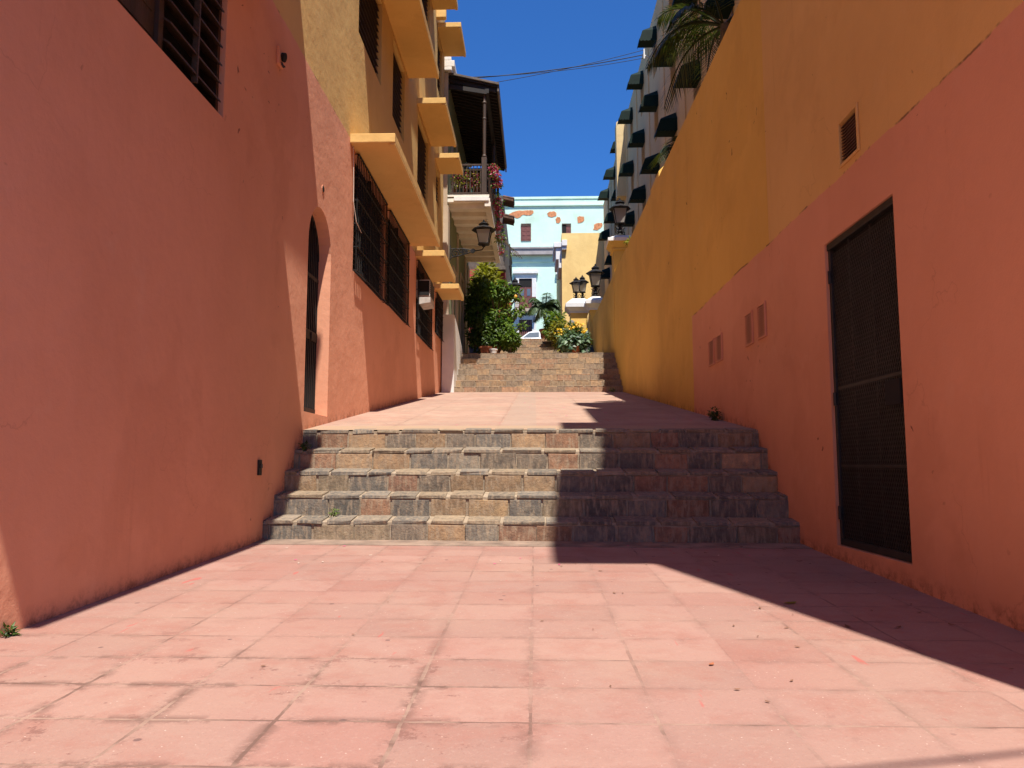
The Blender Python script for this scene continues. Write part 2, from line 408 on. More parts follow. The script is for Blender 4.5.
# ------------------------------------------------------------------ stone staircases
TREADS = [(.20,.188,.175), (.235,.21,.185), (.168,.16,.152), (.26,.215,.165), (.21,.19,.168)]
TINTS = [(.20,.192,.184), (.235,.222,.205), (.152,.148,.143), (.34,.25,.17), (.42,.30,.20), (.36,.22,.155), (.30,.25,.19), (.45,.335,.22), (.29,.18,.135), (.22,.195,.172)]
def staircase(label, x0, x1, y0, z0, n, rise, tread, slope, skew, bw, seed, warm=0.0, x_end=None, ts=.034):
    rng = random.Random(seed)
    t = thing('stone_staircase', label, 'staircase', ((x0+x1)/2, y0, z0))
    def tint():
        c = rng.choice(TINTS); k = rng.uniform(.8, 1.2)
        c = tuple((a*(1-warm)+b*warm)*(.82 if warm < .2 else .95) for a, b in zip(c, (.40,.285,.20)))
        return (c[0]*k*1.06, c[1]*k*.98, c[2]*k*.86)
    for i in range(n):
        yi = y0+i*tread; zi = z0+i*(rise+tread*slope); zt = zi+rise
        last = i == n-1
        a0 = x0 if x_end is None else x0+x_end(i); a1 = x1
        Y = lambda x, y: y-skew*x
        body = MB()                                  # mortar core of this step
        yb = yi+tread+.14
        zb = zt+slope*(yb-yi)
        m = .014
        body.hexa([(a0,Y(a0,yi+m),zi-.12),(a1,Y(a1,yi+m),zi-.12),(a1,Y(a1,yb),zi-.12),(a0,Y(a0,yb),zi-.12),
                   (a0,Y(a0,yi+m),zt-.012),(a1,Y(a1,yi+m),zt-.012),(a1,Y(a1,yb),zb-.012),(a0,Y(a0,yb),zb-.012)])
        step = body.build('step', M['mortar'], t, bevel=.008)
        st = MB()
        x = a0+rng.uniform(-.3, 0)
        while x < a1:                                # riser stones
            w = bw*rng.uniform(.8, 1.15); g = rng.uniform(.006, .014)
            xa, xb = max(x+g, a0), min(x+w-g, a1)
            if xb-xa > .06:
                st.col = tint(); f = rng.uniform(-.008, .006); lo = zi-.03; hi = zt-ts-rng.uniform(.004, .014)
                r = lambda: rng.uniform(-.007, .007)*(1 if warm < .2 else .6)
                st.hexa([(xa+r(),Y(xa,yi+f),lo),(xb+r(),Y(xb,yi+f+r()),lo),(xb,Y(xb,yi+.08),lo),(xa,Y(xa,yi+.08),lo),
                         (xa+r(),Y(xa,yi+f),hi+r()),(xb+r(),Y(xb,yi+f+r()),hi+r()),(xb,Y(xb,yi+.08),hi),(xa,Y(xa,yi+.08),hi)])
            x += w
        st.build('riser_stones', M['stone'], step, bevel=.006)
        st = MB(); x = a0+rng.uniform(-.4, 0)
        while x < a1:                                # tread slabs with an uneven nosing
            w = bw*rng.uniform(.7, 1.15); g = rng.uniform(.008, .03)
            xa, xb = max(x+g, a0), min(x+w-g, a1)
            if xb-xa > .06:
                st.col = tuple(q*w_ for q, w_ in zip(scale(rng.choice(TREADS), rng.uniform(.78,1.12)), (1.04,.97,.86))) if ts > .03 else tint(); f = rng.uniform(-.007, .007) if ts > .03 else rng.uniform(.0,.008); q = .009 if ts > .03 else .003; r = lambda: rng.uniform(-q, q)
                d = tread*rng.uniform(.75, .97) if not last else rng.uniform(.16, .24)
                za, h = zt-ts, rng.uniform(-.003, .007)
                c = slope*d
                st.hexa([(xa+r(),Y(xa,yi+f+r()),za+r()),(xb+r(),Y(xb,yi+f+r()),za),(xb+r(),Y(xb,yi+d),za+c),(xa+r(),Y(xa,yi+d),za+c),
                         (xa+r(),Y(xa,yi+f+r()),zt+h),(xb+r(),Y(xb,yi+f+r()),zt+h+r()*.5),(xb+r(),Y(xb,yi+d),zt+h+c),(xa+r(),Y(xa,yi+d),zt+h+c)])
            x += w
        st.build('tread_slabs', M['stone'], step, bevel=.006)
    return t
staircase('wide flight of five worn grey stone steps rising from the pink paving', XL-.1, XR+.1, 7.62, walk_z(7.62), 5, .2, .315, .12, .036, .40, 3)
staircase('middle flight of seven tan stone steps beyond the pale pink landing', XL-.05, XR+.05, 22.1, landing_z(22.1), 7, .172, .36, .115, .02, .42, 5, .35, ts=.018)
staircase('narrow far flight of stone steps between the potted plants', -1.6, 1.7, 31.0, 5.37, 6, .16, .36, .05, 0, .42, 9, .45, ts=.018)
kerb = MB(); kerb.hexa([(XL,7.40,.22),(XR,7.21,.22),(XR,7.58,.23),(XL,7.77,.23),(XL,7.40,.249),(XR,7.21,.243),(XR,7.58,.262),(XL,7.77,.268)])
tag(kerb.build('mortar_strip', M['kerbstone']), kind='structure')

# ------------------------------------------------------------------ left pink and yellow building
LB = thing('apartment_building', 'pink and yellow apartment building with window canopies along the left side', 'building', (XL-2, 8, .3))
Y0L, Y1L, ZTL = -6., 22.28, 15.6
gw = [(11.2,13.5,3.9,5.70), (13.8,15.98,3.95,5.70), (17.3,19.7,4.0,5.70), (20.65,22.0,4.6,5.70)]
nw = (3.6,6.38,4.02,5.68)
uw = [(11.25,13.0,7.70,9.24), (14.1,15.4,7.68,9.24), (17.25,19.0,7.55,9.24), (20.6,21.4,8.3,9.24)]
tw = [(14.1,15.4,11.4,13.2), (17.3,18.95,11.4,13.2), (20.6,21.6,11.6,13.2)]
nu = (3.6,6.3,7.7,9.24)
arch = (8.97,10.0,1.63,4.26)
mb = MB()
wall_x(mb, XL, Y0L, Y1L, -.6, ZTL, [*gw, nw, *uw, *tw, nu, arch], .18, -1)
ac, ar, asp = (arch[0]+arch[1])/2, (arch[1]-arch[0])/2, 3.70       # arched head
N = 16
pts = [(ac-ar*math.cos(math.pi*i/N), asp+(arch[3]-asp)*math.sin(math.pi*i/N)) for i in range(N+1)]
for (ya, za), (yb, zb) in zip(pts, pts[1:]):
    mb.quad((XL,ya,za),(XL,yb,zb),(XL,yb,arch[3]),(XL,ya,arch[3]))
    mb.quad((XL,ya,za),(XL,yb,zb),(XL-.18,yb,zb),(XL-.18,ya,za))
mb.quad((XL,Y1L,-.6),(-11,Y1L,-.6),(-11,Y1L,ZTL),(XL,Y1L,ZTL)); mb.quad((XL,Y0L,-.6),(-11,Y0L,-.6),(-11,Y0L,ZTL),(XL,Y0L,ZTL))
mb.quad((XL,Y0L,ZTL),(-11,Y0L,ZTL),(-11,Y1L,ZTL),(XL,Y1L,ZTL)); mb.quad((-11,Y0L,-.6),(-11,Y1L,-.6),(-11,Y1L,ZTL),(-11,Y0L,ZTL))
mb.build('wall', M['left'], LB)
mb = MB(); mb.box(XL, XL+.27, 20.25, 20.42, 13.45, 15.6); mb.build('wall_fin', M['slab'], LB, bevel=.01)

def canopy(y0, y1, z, out=.67, th=.14):
    mb = MB(); xo = XL+out
    mb.box(XL, xo, y0, y1, z, z+th)
    c = mb.build('window_canopy', M['slab'], LB, bevel=.012)
    lip = MB(); lip.box(xo-.11, xo-.07, y0+.06, y1-.06, z-.012, z-.001); lip.box(xo-.07,xo-.002,y0+.02,y1-.02,z-.03,z-.001)
    lip.build('drip_edge', M['slab'], c)
canopy(1.66, 7.0, 5.72, .86)
for y0, y1, z in [(10.87,16.3,5.74),(17.1,19.6,5.74),(20.45,21.9,5.76)]: canopy(y0, y1, z)
canopy(1.6, 7.05, 9.30, .84)
for y0, y1, z in [(10.9,15.85,9.34),(17.05,19.5,9.36),(20.25,21.45,9.36)]: canopy(y0, y1, z)
for y0, y1, z in [(10.87,15.85,13.26),(17.05,19.65,13.28),(20.5,22.1,13.30)]: canopy(y0, y1, z)

def caged_window(y0, y1, z0, z1, cage):
    mb = MB(); xw = XL-.075
    mb.box(xw-.03, xw, y0, y1, z0, z1)
    w = mb.build('window', M['dark'], LB)
    s = MB(); k = int((z1-z0)/.09)                     # louvred panes behind the bars
    for i in range(k):
        z = z0+.06+i*(z1-z0-.08)/k
        s.hexa([(xw+.005,y0+.05,z),(xw+.06,y0+.05,z-.035),(xw+.06,y1-.05,z-.035),(xw+.005,y1-.05,z),
                (xw+.005,y0+.05,z+.012),(xw+.06,y0+.05,z-.023),(xw+.06,y1-.05,z-.023),(xw+.005,y1-.05,z+.012)])
    s.bar((xw+.05,(y0+y1)/2,z0),(xw+.05,(y0+y1)/2,z1),.06)
    s.build('louvers', M['iron'], w)
    if cage:
        g = MB(); xo = XL+.05; e = .0
        ya, yb, za, zb = y0-e, y1+e, z0-e, min(z1+e, 5.715)
        n = int((yb-ya)/.115)
        for i in range(n+1):
            y = ya+(yb-ya)*i/n
            g.bar((xo,y,za-.03),(xo,y,zb),.013)
            g.bar((xo,y,za-.02),(xo+.05,y,za-.06),.011)    # bent spike ends below
        m = 5
        for i in range(m+1):
            z = za+(zb-za)*i/m
            g.bar((xo+.008,ya,z),(xo+.008,yb,z),.022,.012)
            for y in (ya, yb): g.bar((XL-.02,y,z),(xo,y,z),.014)
            if i < m: g.bar((XL+.045,ya,z),(XL+.045,ya,z+(zb-za)/m),.013); g.bar((XL+.045,yb,z),(XL+.045,yb,z+(zb-za)/m),.013)
        g.build('grille', M['iron'], w)
    return w
for a in gw: caged_window(*a, True)
def louvred_window(y0, y1, z0, z1):
    xw = XL-.15; mb = MB()
    mb.box(xw-.04, xw-.01, y0, y1, z0, z1); w = mb.build('window', M['dark'], LB)
    f = MB(); f.box(xw-.01,xw+.06,y0,y0+.06,z0,z1); f.box(xw-.01,xw+.06,y1-.06,y1,z0,z1); f.box(xw-.01,xw+.055,y0+.06,y1-.06,z0,z0+.06); f.box(xw-.01,xw+.055,y0+.06,y1-.06,z1-.06,z1)
    f.box(xw-.01,xw+.05,(y0+y1)/2-.03,(y0+y1)/2+.03,z0+.06,z1-.06)
    f.build('frame', M['wood'], w)
    s = MB(); k = int((z1-z0)/.13)
    for i in range(k):
        z = z0+.1+i*(z1-z0-.12)/k
        s.hexa([(xw+.0,y0+.06,z+.05),(xw+.11,y0+.06,z-.03),(xw+.11,y1-.06,z-.03),(xw+.0,y1-.06,z+.05),
                (xw+.0,y0+.06,z+.064),(xw+.11,y0+.06,z-.016),(xw+.11,y1-.06,z-.016),(xw+.0,y1-.06,z+.064)])
    s.build('louvers', M['louver'], w)
for a in uw+tw: louvred_window(*a)
louvred_window(*nu)
# near window: a closed shutter beside open slats
mb = MB(); xw = XL-.15; y0, y1, z0, z1 = nw
mb.box(xw-.04, xw-.01, y0, y1, z0, z1); w = mb.build('window', M['dark'], LB)
f = MB(); f.box(xw-.01,xw+.10,y0,y1,z0,z0+.05); f.box(xw-.01,xw+.10,y1-.05,y1,z0+.05,z1); f.box(xw-.01,xw+.10,5.30,5.37,z0+.05,z1)
f.build('frame', M['wood'], w)
s = MB(); s.box(xw,xw+.07,y0+.02,5.29,z0+.055,z1)
for i in range(9): s.box(xw+.07,xw+.078,y0+.1,5.25,z0+.1+i*.19,z0+.115+i*.19)
s.build('shutter', M['wood'], w)
s = MB()
for i in range(10):
    z = z0+.16+i*.165
    s.hexa([(xw+.0,5.38,z+.05),(xw+.15,5.38,z-.05),(xw+.15,6.32,z-.05),(xw+.0,6.32,z+.05),
            (xw+.0,5.38,z+.066),(xw+.15,5.38,z-.034),(xw+.15,6.32,z-.034),(xw+.0,6.32,z+.066)])
s.bar((xw+.13,5.85,z0+.05),(xw+.13,5.85,z1),.05,.02)
s.build('louvers', M['louver'], w)
# arched gate
mb = MB(); mb.box(XL-1.3, XL-1.26, arch[0]-.3, arch[1]+.3, 1.5, 4.4); mb.box(XL-1.26,XL-.2,arch[0]-.3,arch[0]-.28,1.5,4.4); mb.box(XL-1.26,XL-.2,arch[1]+.28,arch[1]+.3,1.5,4.4); mb.box(XL-1.26,XL-.2,arch[0]-.28,arch[1]+.28,4.38,4.4)
mb.box(XL-1.26,XL-.185,arch[0]-.28,arch[1]+.28,1.5,1.6)
gate = mb.build('doorway', M['dark'], LB)
g = MB(); xg = XL-.17
for i in range(13):
    y = arch[0]+.03+i*(arch[1]-arch[0]-.06)/12
    zt = asp+(arch[3]-asp)*math.sqrt(max(0, 1-((y-ac)/ar)**2))
    g.bar((xg,y,1.66),(xg,y,zt-.01),.02)
g.box(xg-.012,xg+.012,arch[0]+.01,arch[1]-.01,1.66,1.72); g.box(xg-.012,xg+.014,arch[0]+.01,arch[1]-.01,2.60,2.72); g.box(xg-.012,xg+.012,arch[0]+.01,arch[1]-.01,3.40,3.45)
g.tube([(xg, ac-ar*.97*math.cos(math.pi*i/N), asp+(arch[3]-asp)*.97*math.sin(math.pi*i/N)) for i in range(N+1)], .016)
gg = g.build('gate', M['iron'], gate)
h = MB(); h.box(xg+.013,xg+.03,ac+.2,ac+.25,2.60,2.70); h.build('lock', M['iron'], gg, bevel=.005)

# things fixed on the left wall
a = thing('air_conditioner', 'window air conditioner jutting from the third caged window on the left', 'air conditioner', (XL+.15, 17.8, 5.0))
mb = MB(); mb.box(XL-.1, XL+.30, 17.45, 18.2, 4.88, 5.28); mb.build('casing', M['ac'], a, bevel=.012)
mb = MB(); mb.box(XL+.02, XL+.285, 17.435, 17.449, 4.91, 5.25); mb.build('side_vent', M['dark'], a)
mb = MB()
for i in range(8): mb.box(XL+.30, XL+.312, 17.5, 18.15, 4.91+i*.045, 4.935+i*.045)
mb.build('grille', M['irongrey'], a)
mb = MB(); mb.hexa([(XL+.04,17.45,4.70),(XL+.31,17.45,4.74),(XL+.31,18.15,4.74),(XL+.04,18.15,4.70),(XL+.02,17.45,4.86),(XL+.31,17.45,4.87),(XL+.31,18.15,4.87),(XL+.02,18.15,4.86)]); mb.build('drip_tray', M['ac'], a, bevel=.006)
a = thing('wall_light', 'small round light fitting high on the shaded pink wall', 'light', (XL, 7.75, 5.3))
mb = MB(); mb.box(XL, XL+.035, 7.65, 7.79, 5.22, 5.42); mb.build('base', M['left'], a, bevel=.012)
mb = MB(); mb.tube([(XL+.035,7.73,5.33),(XL+.07,7.73,5.32)], [.045,.05], 12); mb.build('socket', M['dark'], a)
mb = MB(); mb.tube([(XL+.035,7.72,5.26),(XL+.06,7.72,5.21),(XL+.075,7.72,5.22)], .012, 8); mb.build('arm', M['irongrey'], a)
a = thing('wall_outlet', 'little black outlet low on the shaded pink wall by the steps', 'outlet', (XL, 7.55, .98))
mb = MB(); mb.box(XL, XL+.02, 7.51, 7.59, .90, 1.05); mb.build('plate', M['iron'], a, bevel=.004)
mb = MB(); mb.box(XL+.02, XL+.035, 7.53, 7.57, .97, 1.01); mb.build('knob', M['irongrey'], a, bevel=.003)
a = thing('pipe_stub', 'dark pipe stub in the sunlit pink wall above the arch', 'pipe', (XL, 9.55, 4.5))
mb = MB(); mb.tube([(XL-.05,9.52,4.53),(XL+.012,9.52,4.53)], .04, 10); mb.build('pipe', M['iron'], a)
mb = MB(); mb.lathe((0,0,0), [(.0,0),(.055,0),(.055,.006),(.0,.006)], 12)
mb.v = [(XL+z, 9.52+x, 4.53+y) for x, y, z in mb.v]; mb.build('flange', M['left'], a)
c = MB(); c.tube([(XL+.02,11.0,5.75),(XL+.03,11.03,5.2),(XL+.03,11.04,4.9),(XL+.06,11.12,4.62),(XL+.10,11.3,4.5)], .006, 5)
tag(c.build('hanging_wire', M['paleleaf']), 'thin loose pale wire hanging beside the nearest caged window', 'wire')

# ------------------------------------------------------------------ right building and wall
RB = thing('apartment_building', 'tall pink and ochre building on the right with the dark metal mesh door', 'building', (XR+3, 5, .2))
door = (5.335,6.62,.335,2.905); vent = (5.84,6.17,3.45,3.79)
mb = MB()
wall_x(mb, XR, 1.41, 8.16, -.6, 14.0, [door, vent], .07, 1)
for ya in (1.41, 8.16): mb.quad((XR,ya,-.6),(10,ya,-.6),(10,ya,14.0),(XR,ya,14.0))
mb.quad((XR,1.41,14.0),(10,1.41,14.0),(10,8.16,14.0),(XR,8.16,14.0)); mb.quad((10,1.41,-.6),(10,8.16,-.6),(10,8.16,14.0),(10,1.41,14.0))
mb.build('wall', M['right'], RB)
mb = MB(); mb.box(2.82, 9.9, 8.17, 9.2, 4, 16.7); mb.build('shadow_block', M['slab'], RB)  # unseen set-back block, added to carry the building's shadow along the landing
for ya, yb in ((1.41,3.75),(4.6,5.7)):
    mb = MB(); mb.box(XR-.80, XR-.001, ya, yb, 11.4, 11.55); mb.build('balcony_slab', M['slab'], RB, bevel=.01)
xd = XR+.045
mb = MB(); mb.box(xd+.03, xd+.04, door[0]-.02, door[1]+.02, door[2]-.02, door[3]+.02); D = mb.build('door', M['dark'], RB)
f = MB(); y0, y1, z0, z1 = door
f.box(xd-.02,xd+.02,y0+.005,y0+.05,z0+.005,z1-.06); f.box(xd-.02,xd+.02,y1-.05,y1-.005,z0+.005,z1-.06); f.box(xd-.018,xd+.02,y0+.05,y1-.05,z0+.005,z0+.06); f.box(xd-.03,xd+.02,y0+.005,y1-.005,z1-.06,z1-.005)
f.box(xd-.006,xd+.02,y0+.05,y1-.05,1.63,1.655); f.box(xd-.006,xd+.02,y0+.05,y1-.05,.98,1.0)
f.box(xd-.002,xd+.02,5.82,5.835,z0+.06,z1-.06); f.box(xd-.002,xd+.02,6.22,6.235,z0+.06,z1-.06)
f.build('frame', M['mesh'], D, bevel=.003)
g = MB(); W, Hh = y1-y0-.1, z1-z0-.16; k = .036                  # expanded-metal diamonds
for sgn in (1, -1):
    i = -int(Hh*.55/k)-1
    while i*k < W+Hh*.55:
        u0 = i*k; pa = []
        for tt in (0, 1): pa.append((u0+sgn*0, 0) if tt == 0 else (u0+Hh*.55, Hh))
        (ua, va), (ub, vb) = pa
        if ua < 0: va += (0-ua)/.55; ua = 0
        if ub > W: vb -= (ub-W)/.55; ub = W
        if vb-va > .02 and 0 <= va < Hh:
            A, B = (ua, ub) if sgn == 1 else (W-ua, W-ub)
            g.bar((xd+.002*sgn, y0+.05+A, z0+.06+va), (xd+.002*sgn, y0+.05+B, z0+.06+vb), .004, .010, up=(0,1,.3))
        i += 1
g.build('mesh_panel', M['mesh'], D)
for zh in (.55, 1.5, 2.55):
    g = MB(); g.tube([(xd-.028,6.575,zh),(xd-.028,6.575,zh+.11)], .016, 8); g.build('hinge', M['mesh'], D)
g = MB(); g.box(xd-.05, xd-.021, 5.37, 5.60, 1.42, 1.60); g.build('lock_box', M['dark'], D, bevel=.005)
def slat_vent(root, y0, y1, z0, z1, X, mat, rim, deep=True):
    o = .045 if deep else -.004
    mb = MB(); mb.box(X+o, X+o+.003, y0, y1, z0, z1); v = mb.build('vent', M['dark'], root)
    s = MB(); n = max(6, int((z1-z0)/.028)); d = .036 if deep else .012; q = X+.003 if deep else X-.018
    for i in range(n):
        z = z0+.008+i*(z1-z0-.016)/n
        s.hexa([(q,y0,z),(q+d,y0,z+.014),(q+d,y1,z+.014),(q,y1,z),(q,y0,z+.009),(q+d,y0,z+.023),(q+d,y1,z+.023),(q,y1,z+.009)])
    s.build('slats', mat, v)
    f = MB(); e = .024; a = -.016 if deep else -.020
    f.box(X+a,X-.001,y0-e,y0,z0-e,z1+e); f.box(X+a,X-.001,y1,y1+e,z0-e,z1+e); f.box(X+a+.002,X-.001,y0,y1,z0-e,z0); f.box(X+a+.002,X-.001,y0,y1,z1,z1+e)
    f.build('vent_frame', rim, v, bevel=.003)
slat_vent(RB, *vent, XR, M['vent'], M['right'])

AW = thing('retaining_wall', 'long ochre wall with a pink near end running up the right side', 'wall', (XR+.15, 20, 2))
mb = MB()
sv = [(10.33,10.62,2.43,2.75),(10.79,11.08,2.43,2.75),(8.37,8.62,2.42,2.76),(8.87,9.13,2.42,2.76)]
def wtop(y): return 6.65+.0265*(y-9)
holes = []
wall_x(mb, XR+.001, 8.16, 34.0, -.3, 6.2, holes, .07, 1)
for ya, yb in ((8.16,9.2),(9.2,16),(16,24),(24,34.0)):
    mb.quad((XR+.001,ya,6.2),(XR+.001,yb,6.2),(XR+.001,yb,wtop(yb)),(XR+.001,ya,wtop(ya)))
    mb.quad((XR+.001,ya,wtop(ya)),(XR+.001,yb,wtop(yb)),(XR+.25,yb,wtop(yb)),(XR+.25,ya,wtop(ya)))
mb.quad((XR+.001,34,-.3),(XR+.25,34,-.3),(XR+.25,34,wtop(34)),(XR+.001,34,wtop(34)))
mb.quad((XR+.25,8.17,-.3),(XR+.25,34,-.3),(XR+.25,34,wtop(34)),(XR+.25,8.17,wtop(8.17)))
mb.build('wall', M['alley'], AW)
for a in sv: slat_vent(AW, *a, XR, M['right'], M['right'], False)
mb = MB(); mb.hexa([(XR+.02,15.3,6.7),(XR+.6,15.3,6.7),(XR+.6,16.4,6.7),(XR+.02,16.4,6.7),(XR+.02,15.3,6.98),(XR+.6,15.3,7.6),(XR+.6,16.4,7.6),(XR+.02,16.4,6.98)]); mb.build('raised_coping', M['pillar'], AW, bevel=.01)
mb = MB(); mb.box(XR-.012, XR, 24.0, 24.06, 4.4, 7.0); mb.build('wall_joint', M['alley'], AW)

# ------------------------------------------------------------------ lanterns
def lantern_parts(root, base, h, w):
    """tapered four-sided lantern standing on base (world coordinates)"""
    bx, by, bz = base
    wb, wt = w*.26, w*.43; zb, zt = bz+.10*h, bz+.60*h
    f = MB(); f.lathe((bx,by,bz), [(w*.08,0),(w*.12,.03*h),(w*.10,.06*h),(wb*1.35,.085*h),(wb*1.35,.105*h)], 12)
    cs = [(-1,-1),(1,-1),(1,1),(-1,1)]
    for sx, sy in cs: f.bar((bx+sx*wb,by+sy*wb,zb),(bx+sx*wt,by+sy*wt,zt), w*.05)
    for z, q in ((zb,wb),(zt,wt)):
        for i in range(4):
            a, b = cs[i], cs[(i+1)%4]
            f.bar((bx+a[0]*q,by+a[1]*q,z),(bx+b[0]*q,by+b[1]*q,z), w*.055)
    fr = f.build('frame', M['iron'], root)
    g = MB(); q = .93
    for i in range(4):
        a, b = cs[i], cs[(i+1)%4]
        g.quad((bx+a[0]*wb*q,by+a[1]*wb*q,zb),(bx+b[0]*wb*q,by+b[1]*wb*q,zb),(bx+b[0]*wt*q,by+b[1]*wt*q,zt),(bx+a[0]*wt*q,by+a[1]*wt*q,zt))
    g.build('glass', M['lampglass'], root)
    r = MB(); r.lathe((bx,by,zt), [(wt*1.62,0),(wt*1.66,.02*h),(wt*1.1,.10*h),(wt*.75,.15*h),(wt*.62,.155*h),(wt*.6,.22*h),(wt*.75,.225*h),(wt*.45,.28*h)], 8)
    r.lathe((bx,by,zt), [(wt*.28,.28*h),(wt*.34,.31*h),(wt*.12,.34*h),(wt*.14,.37*h),(.0,.41*h)], 8)
    r.build('lamp_roof', M['iron'], root)
def post_lamp(label, x, y, z, h, w, group='lamps standing on the wall pillars'):
    t = thing('post_lamp', label, 'lamp', (x,y,z), group)
    s = MB(); s.lathe((x,y,z), [(w*.34,0),(w*.34,.03*h),(w*.2,.06*h),(w*.12,.10*h),(w*.2,.14*h),(w*.12,.18*h),(w*.09,.26*h),(w*.18,.28*h)], 12)
    for k in range(4):
        a = k*math.pi/2+.4; c, q = math.cos(a), math.sin(a)
        s.tube([(x+c*w*.12,y+q*w*.12,z+.06*h),(x+c*w*.32,y+q*w*.32,z+.12*h),(x+c*w*.22,y+q*w*.22,z+.2*h),(x+c*w*.34,y+q*w*.34,z+.26*h)], w*.03, 5)
    s.build('post', M['iron'], t)
    lantern_parts(t, (x,y,z+.27*h), h*.73, w)
    return t

def pillar(label, x0, x1, y0, y1, zb, zt, cap_h, over):
    t = thing('pillar', label, 'pillar', ((x0+x1)/2, (y0+y1)/2, zb), 'capped pillars of the right wall')
    mb = MB(); mb.box(x0,x1,y0,y1,zb,zt); mb.build('shaft', M['pillar'], t, bevel=.01)
    mb = MB(); e = over
    mb.box(x0-.05,x1+.05,y0-.05,y1+.05,zt-.16,zt-.10)
    mb.hexa([(x0-.02,y0-.02,zt-.10),(x1+.02,y0-.02,zt-.10),(x1+.02,y1+.02,zt-.10),(x0-.02,y1+.02,zt-.10),(x0-e,y0-e,zt+.10),(x1+e,y0-e,zt+.10),(x1+e,y1+e,zt+.10),(x0-e,y1+e,zt+.10)])
    mb.build('moulding', M['pillar'] if cap_h < .26 else M['cap'], t)
    mb = MB(); mb.box(x0-e-.03,x1+e+.03,y0-e-.03,y1+e+.03,zt+.101,zt+.101+cap_h*.4)
    k = .1; mb.hexa([(x0-e,y0-e,zt+.101+cap_h*.4),(x1+e,y0-e,zt+.101+cap_h*.4),(x1+e,y1+e,zt+.101+cap_h*.4),(x0-e,y1+e,zt+.101+cap_h*.4),
                     (x0+k,y0+k,zt+.1+cap_h),(x1-k,y0+k,zt+.1+cap_h),(x1-k,y1-k,zt+.1+cap_h),(x0+k,y1-k,zt+.1+cap_h)])
    mb.build('cap', M['cap'], t)
    return t
pillar('yellow pillar with white cap rising above the middle of the ochre wall', 2.528,3.15,24.06,24.7,4.2,7.98,.25,.16)
post_lamp('largest black lantern, on the pillar above the middle of the ochre wall', 2.78, 24.4, 8.33, 1.32, .5)
pillar('yellow pillar with broad white cap at the far end of the ochre wall', 2.44,3.0,33.5,34.2,5.5,7.96,.36,.17)
post_lamp('single black lantern on the white capped pillar ending the ochre wall', 2.72, 33.8, 8.40, 1.55, .6)
pillar('yellow pillar with long white cap standing left of the wall end', 1.70,2.5,36.0,36.8,5.8,8.32,.46,.2)
for dx, dy, h in ((-.08,.1,1.15),(.24,.35,1.3)):
    t = post_lamp('left small lantern of the pair on the long white cap' if dx < 0 else 'right small lantern of the pair on the long white cap', 2.08+dx, 36.3+dy, 8.86, h, .46)
GW = thing('garden_wall', 'low yellow wall with two little white capped posts behind the flowering plants', 'wall', (1.9,35.6,6))
mb = MB(); mb.box(1.28,2.44,35.7,35.9,5.6,7.55); mb.build('wall', M['pillar'], GW, bevel=.01)
for x in (1.38, 1.72):
    mb = MB(); mb.box(x-.09,x+.09,35.5,35.69,5.6,7.6); p = mb.build('post', M['pillar'], GW)
    mb = MB(); mb.box(x-.12,x+.12,35.47,35.71,7.601,7.68); mb.box(x-.08,x+.08,35.51,35.68,7.681,7.73); mb.build('cap', M['corn'], p)

# ------------------------------------------------------------------ hotel with awnings
HT = thing('hotel', 'tall taupe building with rows of dark green awnings behind the ochre wall', 'building', (7, 26, 3))
XH = 4.0; HY0, HY1 = 11.0, 43.3
def hroof(y): return 16.0
cols = [14.6,17.7,20.75,23.8,26.85,29.95,33.15,36.7,40.0]
rows = [15.35,13.12,11.02]
holes = []
for y in cols:
    for r in rows:
        rt = r+.03*(y-25)
        if rt < 6.7+.5*(y/XH*1.0) and False: continue
        holes.append((y+.08, y+.86, rt-1.5, rt-.02))
mb = MB()
ys = sorted({HY0, HY1, *[h[0] for h in holes], *[h[1] for h in holes]})
for ya, yb in zip(ys, ys[1:]):                       # strip by strip, rows rise with the street
    hs = sorted([(h[2], h[3]) for h in holes if abs(h[0]-ya) < 1e-6])
    z = 2.0
    for a, b in hs:
        mb.quad((XH,ya,z),(XH,yb,z),(XH,yb,a),(XH,ya,a)); z = b
        for yy in (ya, yb): mb.quad((XH,yy,a),(XH+.3,yy,a),(XH+.3,yy,b),(XH,yy,b))
        for zz in (a, b): mb.quad((XH,ya,zz),(XH+.3,ya,zz),(XH+.3,yb,zz),(XH,yb,zz))
    mb.quad((XH,ya,z),(XH,yb,z),(XH,yb,16.0),(XH,ya,16.0))
for yy in (HY0, HY1): mb.quad((XH,yy,2),(11,yy,2),(11,yy,16),(XH,yy,16))
mb.quad((XH,HY0,16),(11,HY0,16),(11,HY1,16),(XH,HY1,16)); mb.quad((11,HY0,2),(11,HY1,2),(11,HY1,16),(11,HY0,16))
mb.build('wall', M['hotel'], HT)
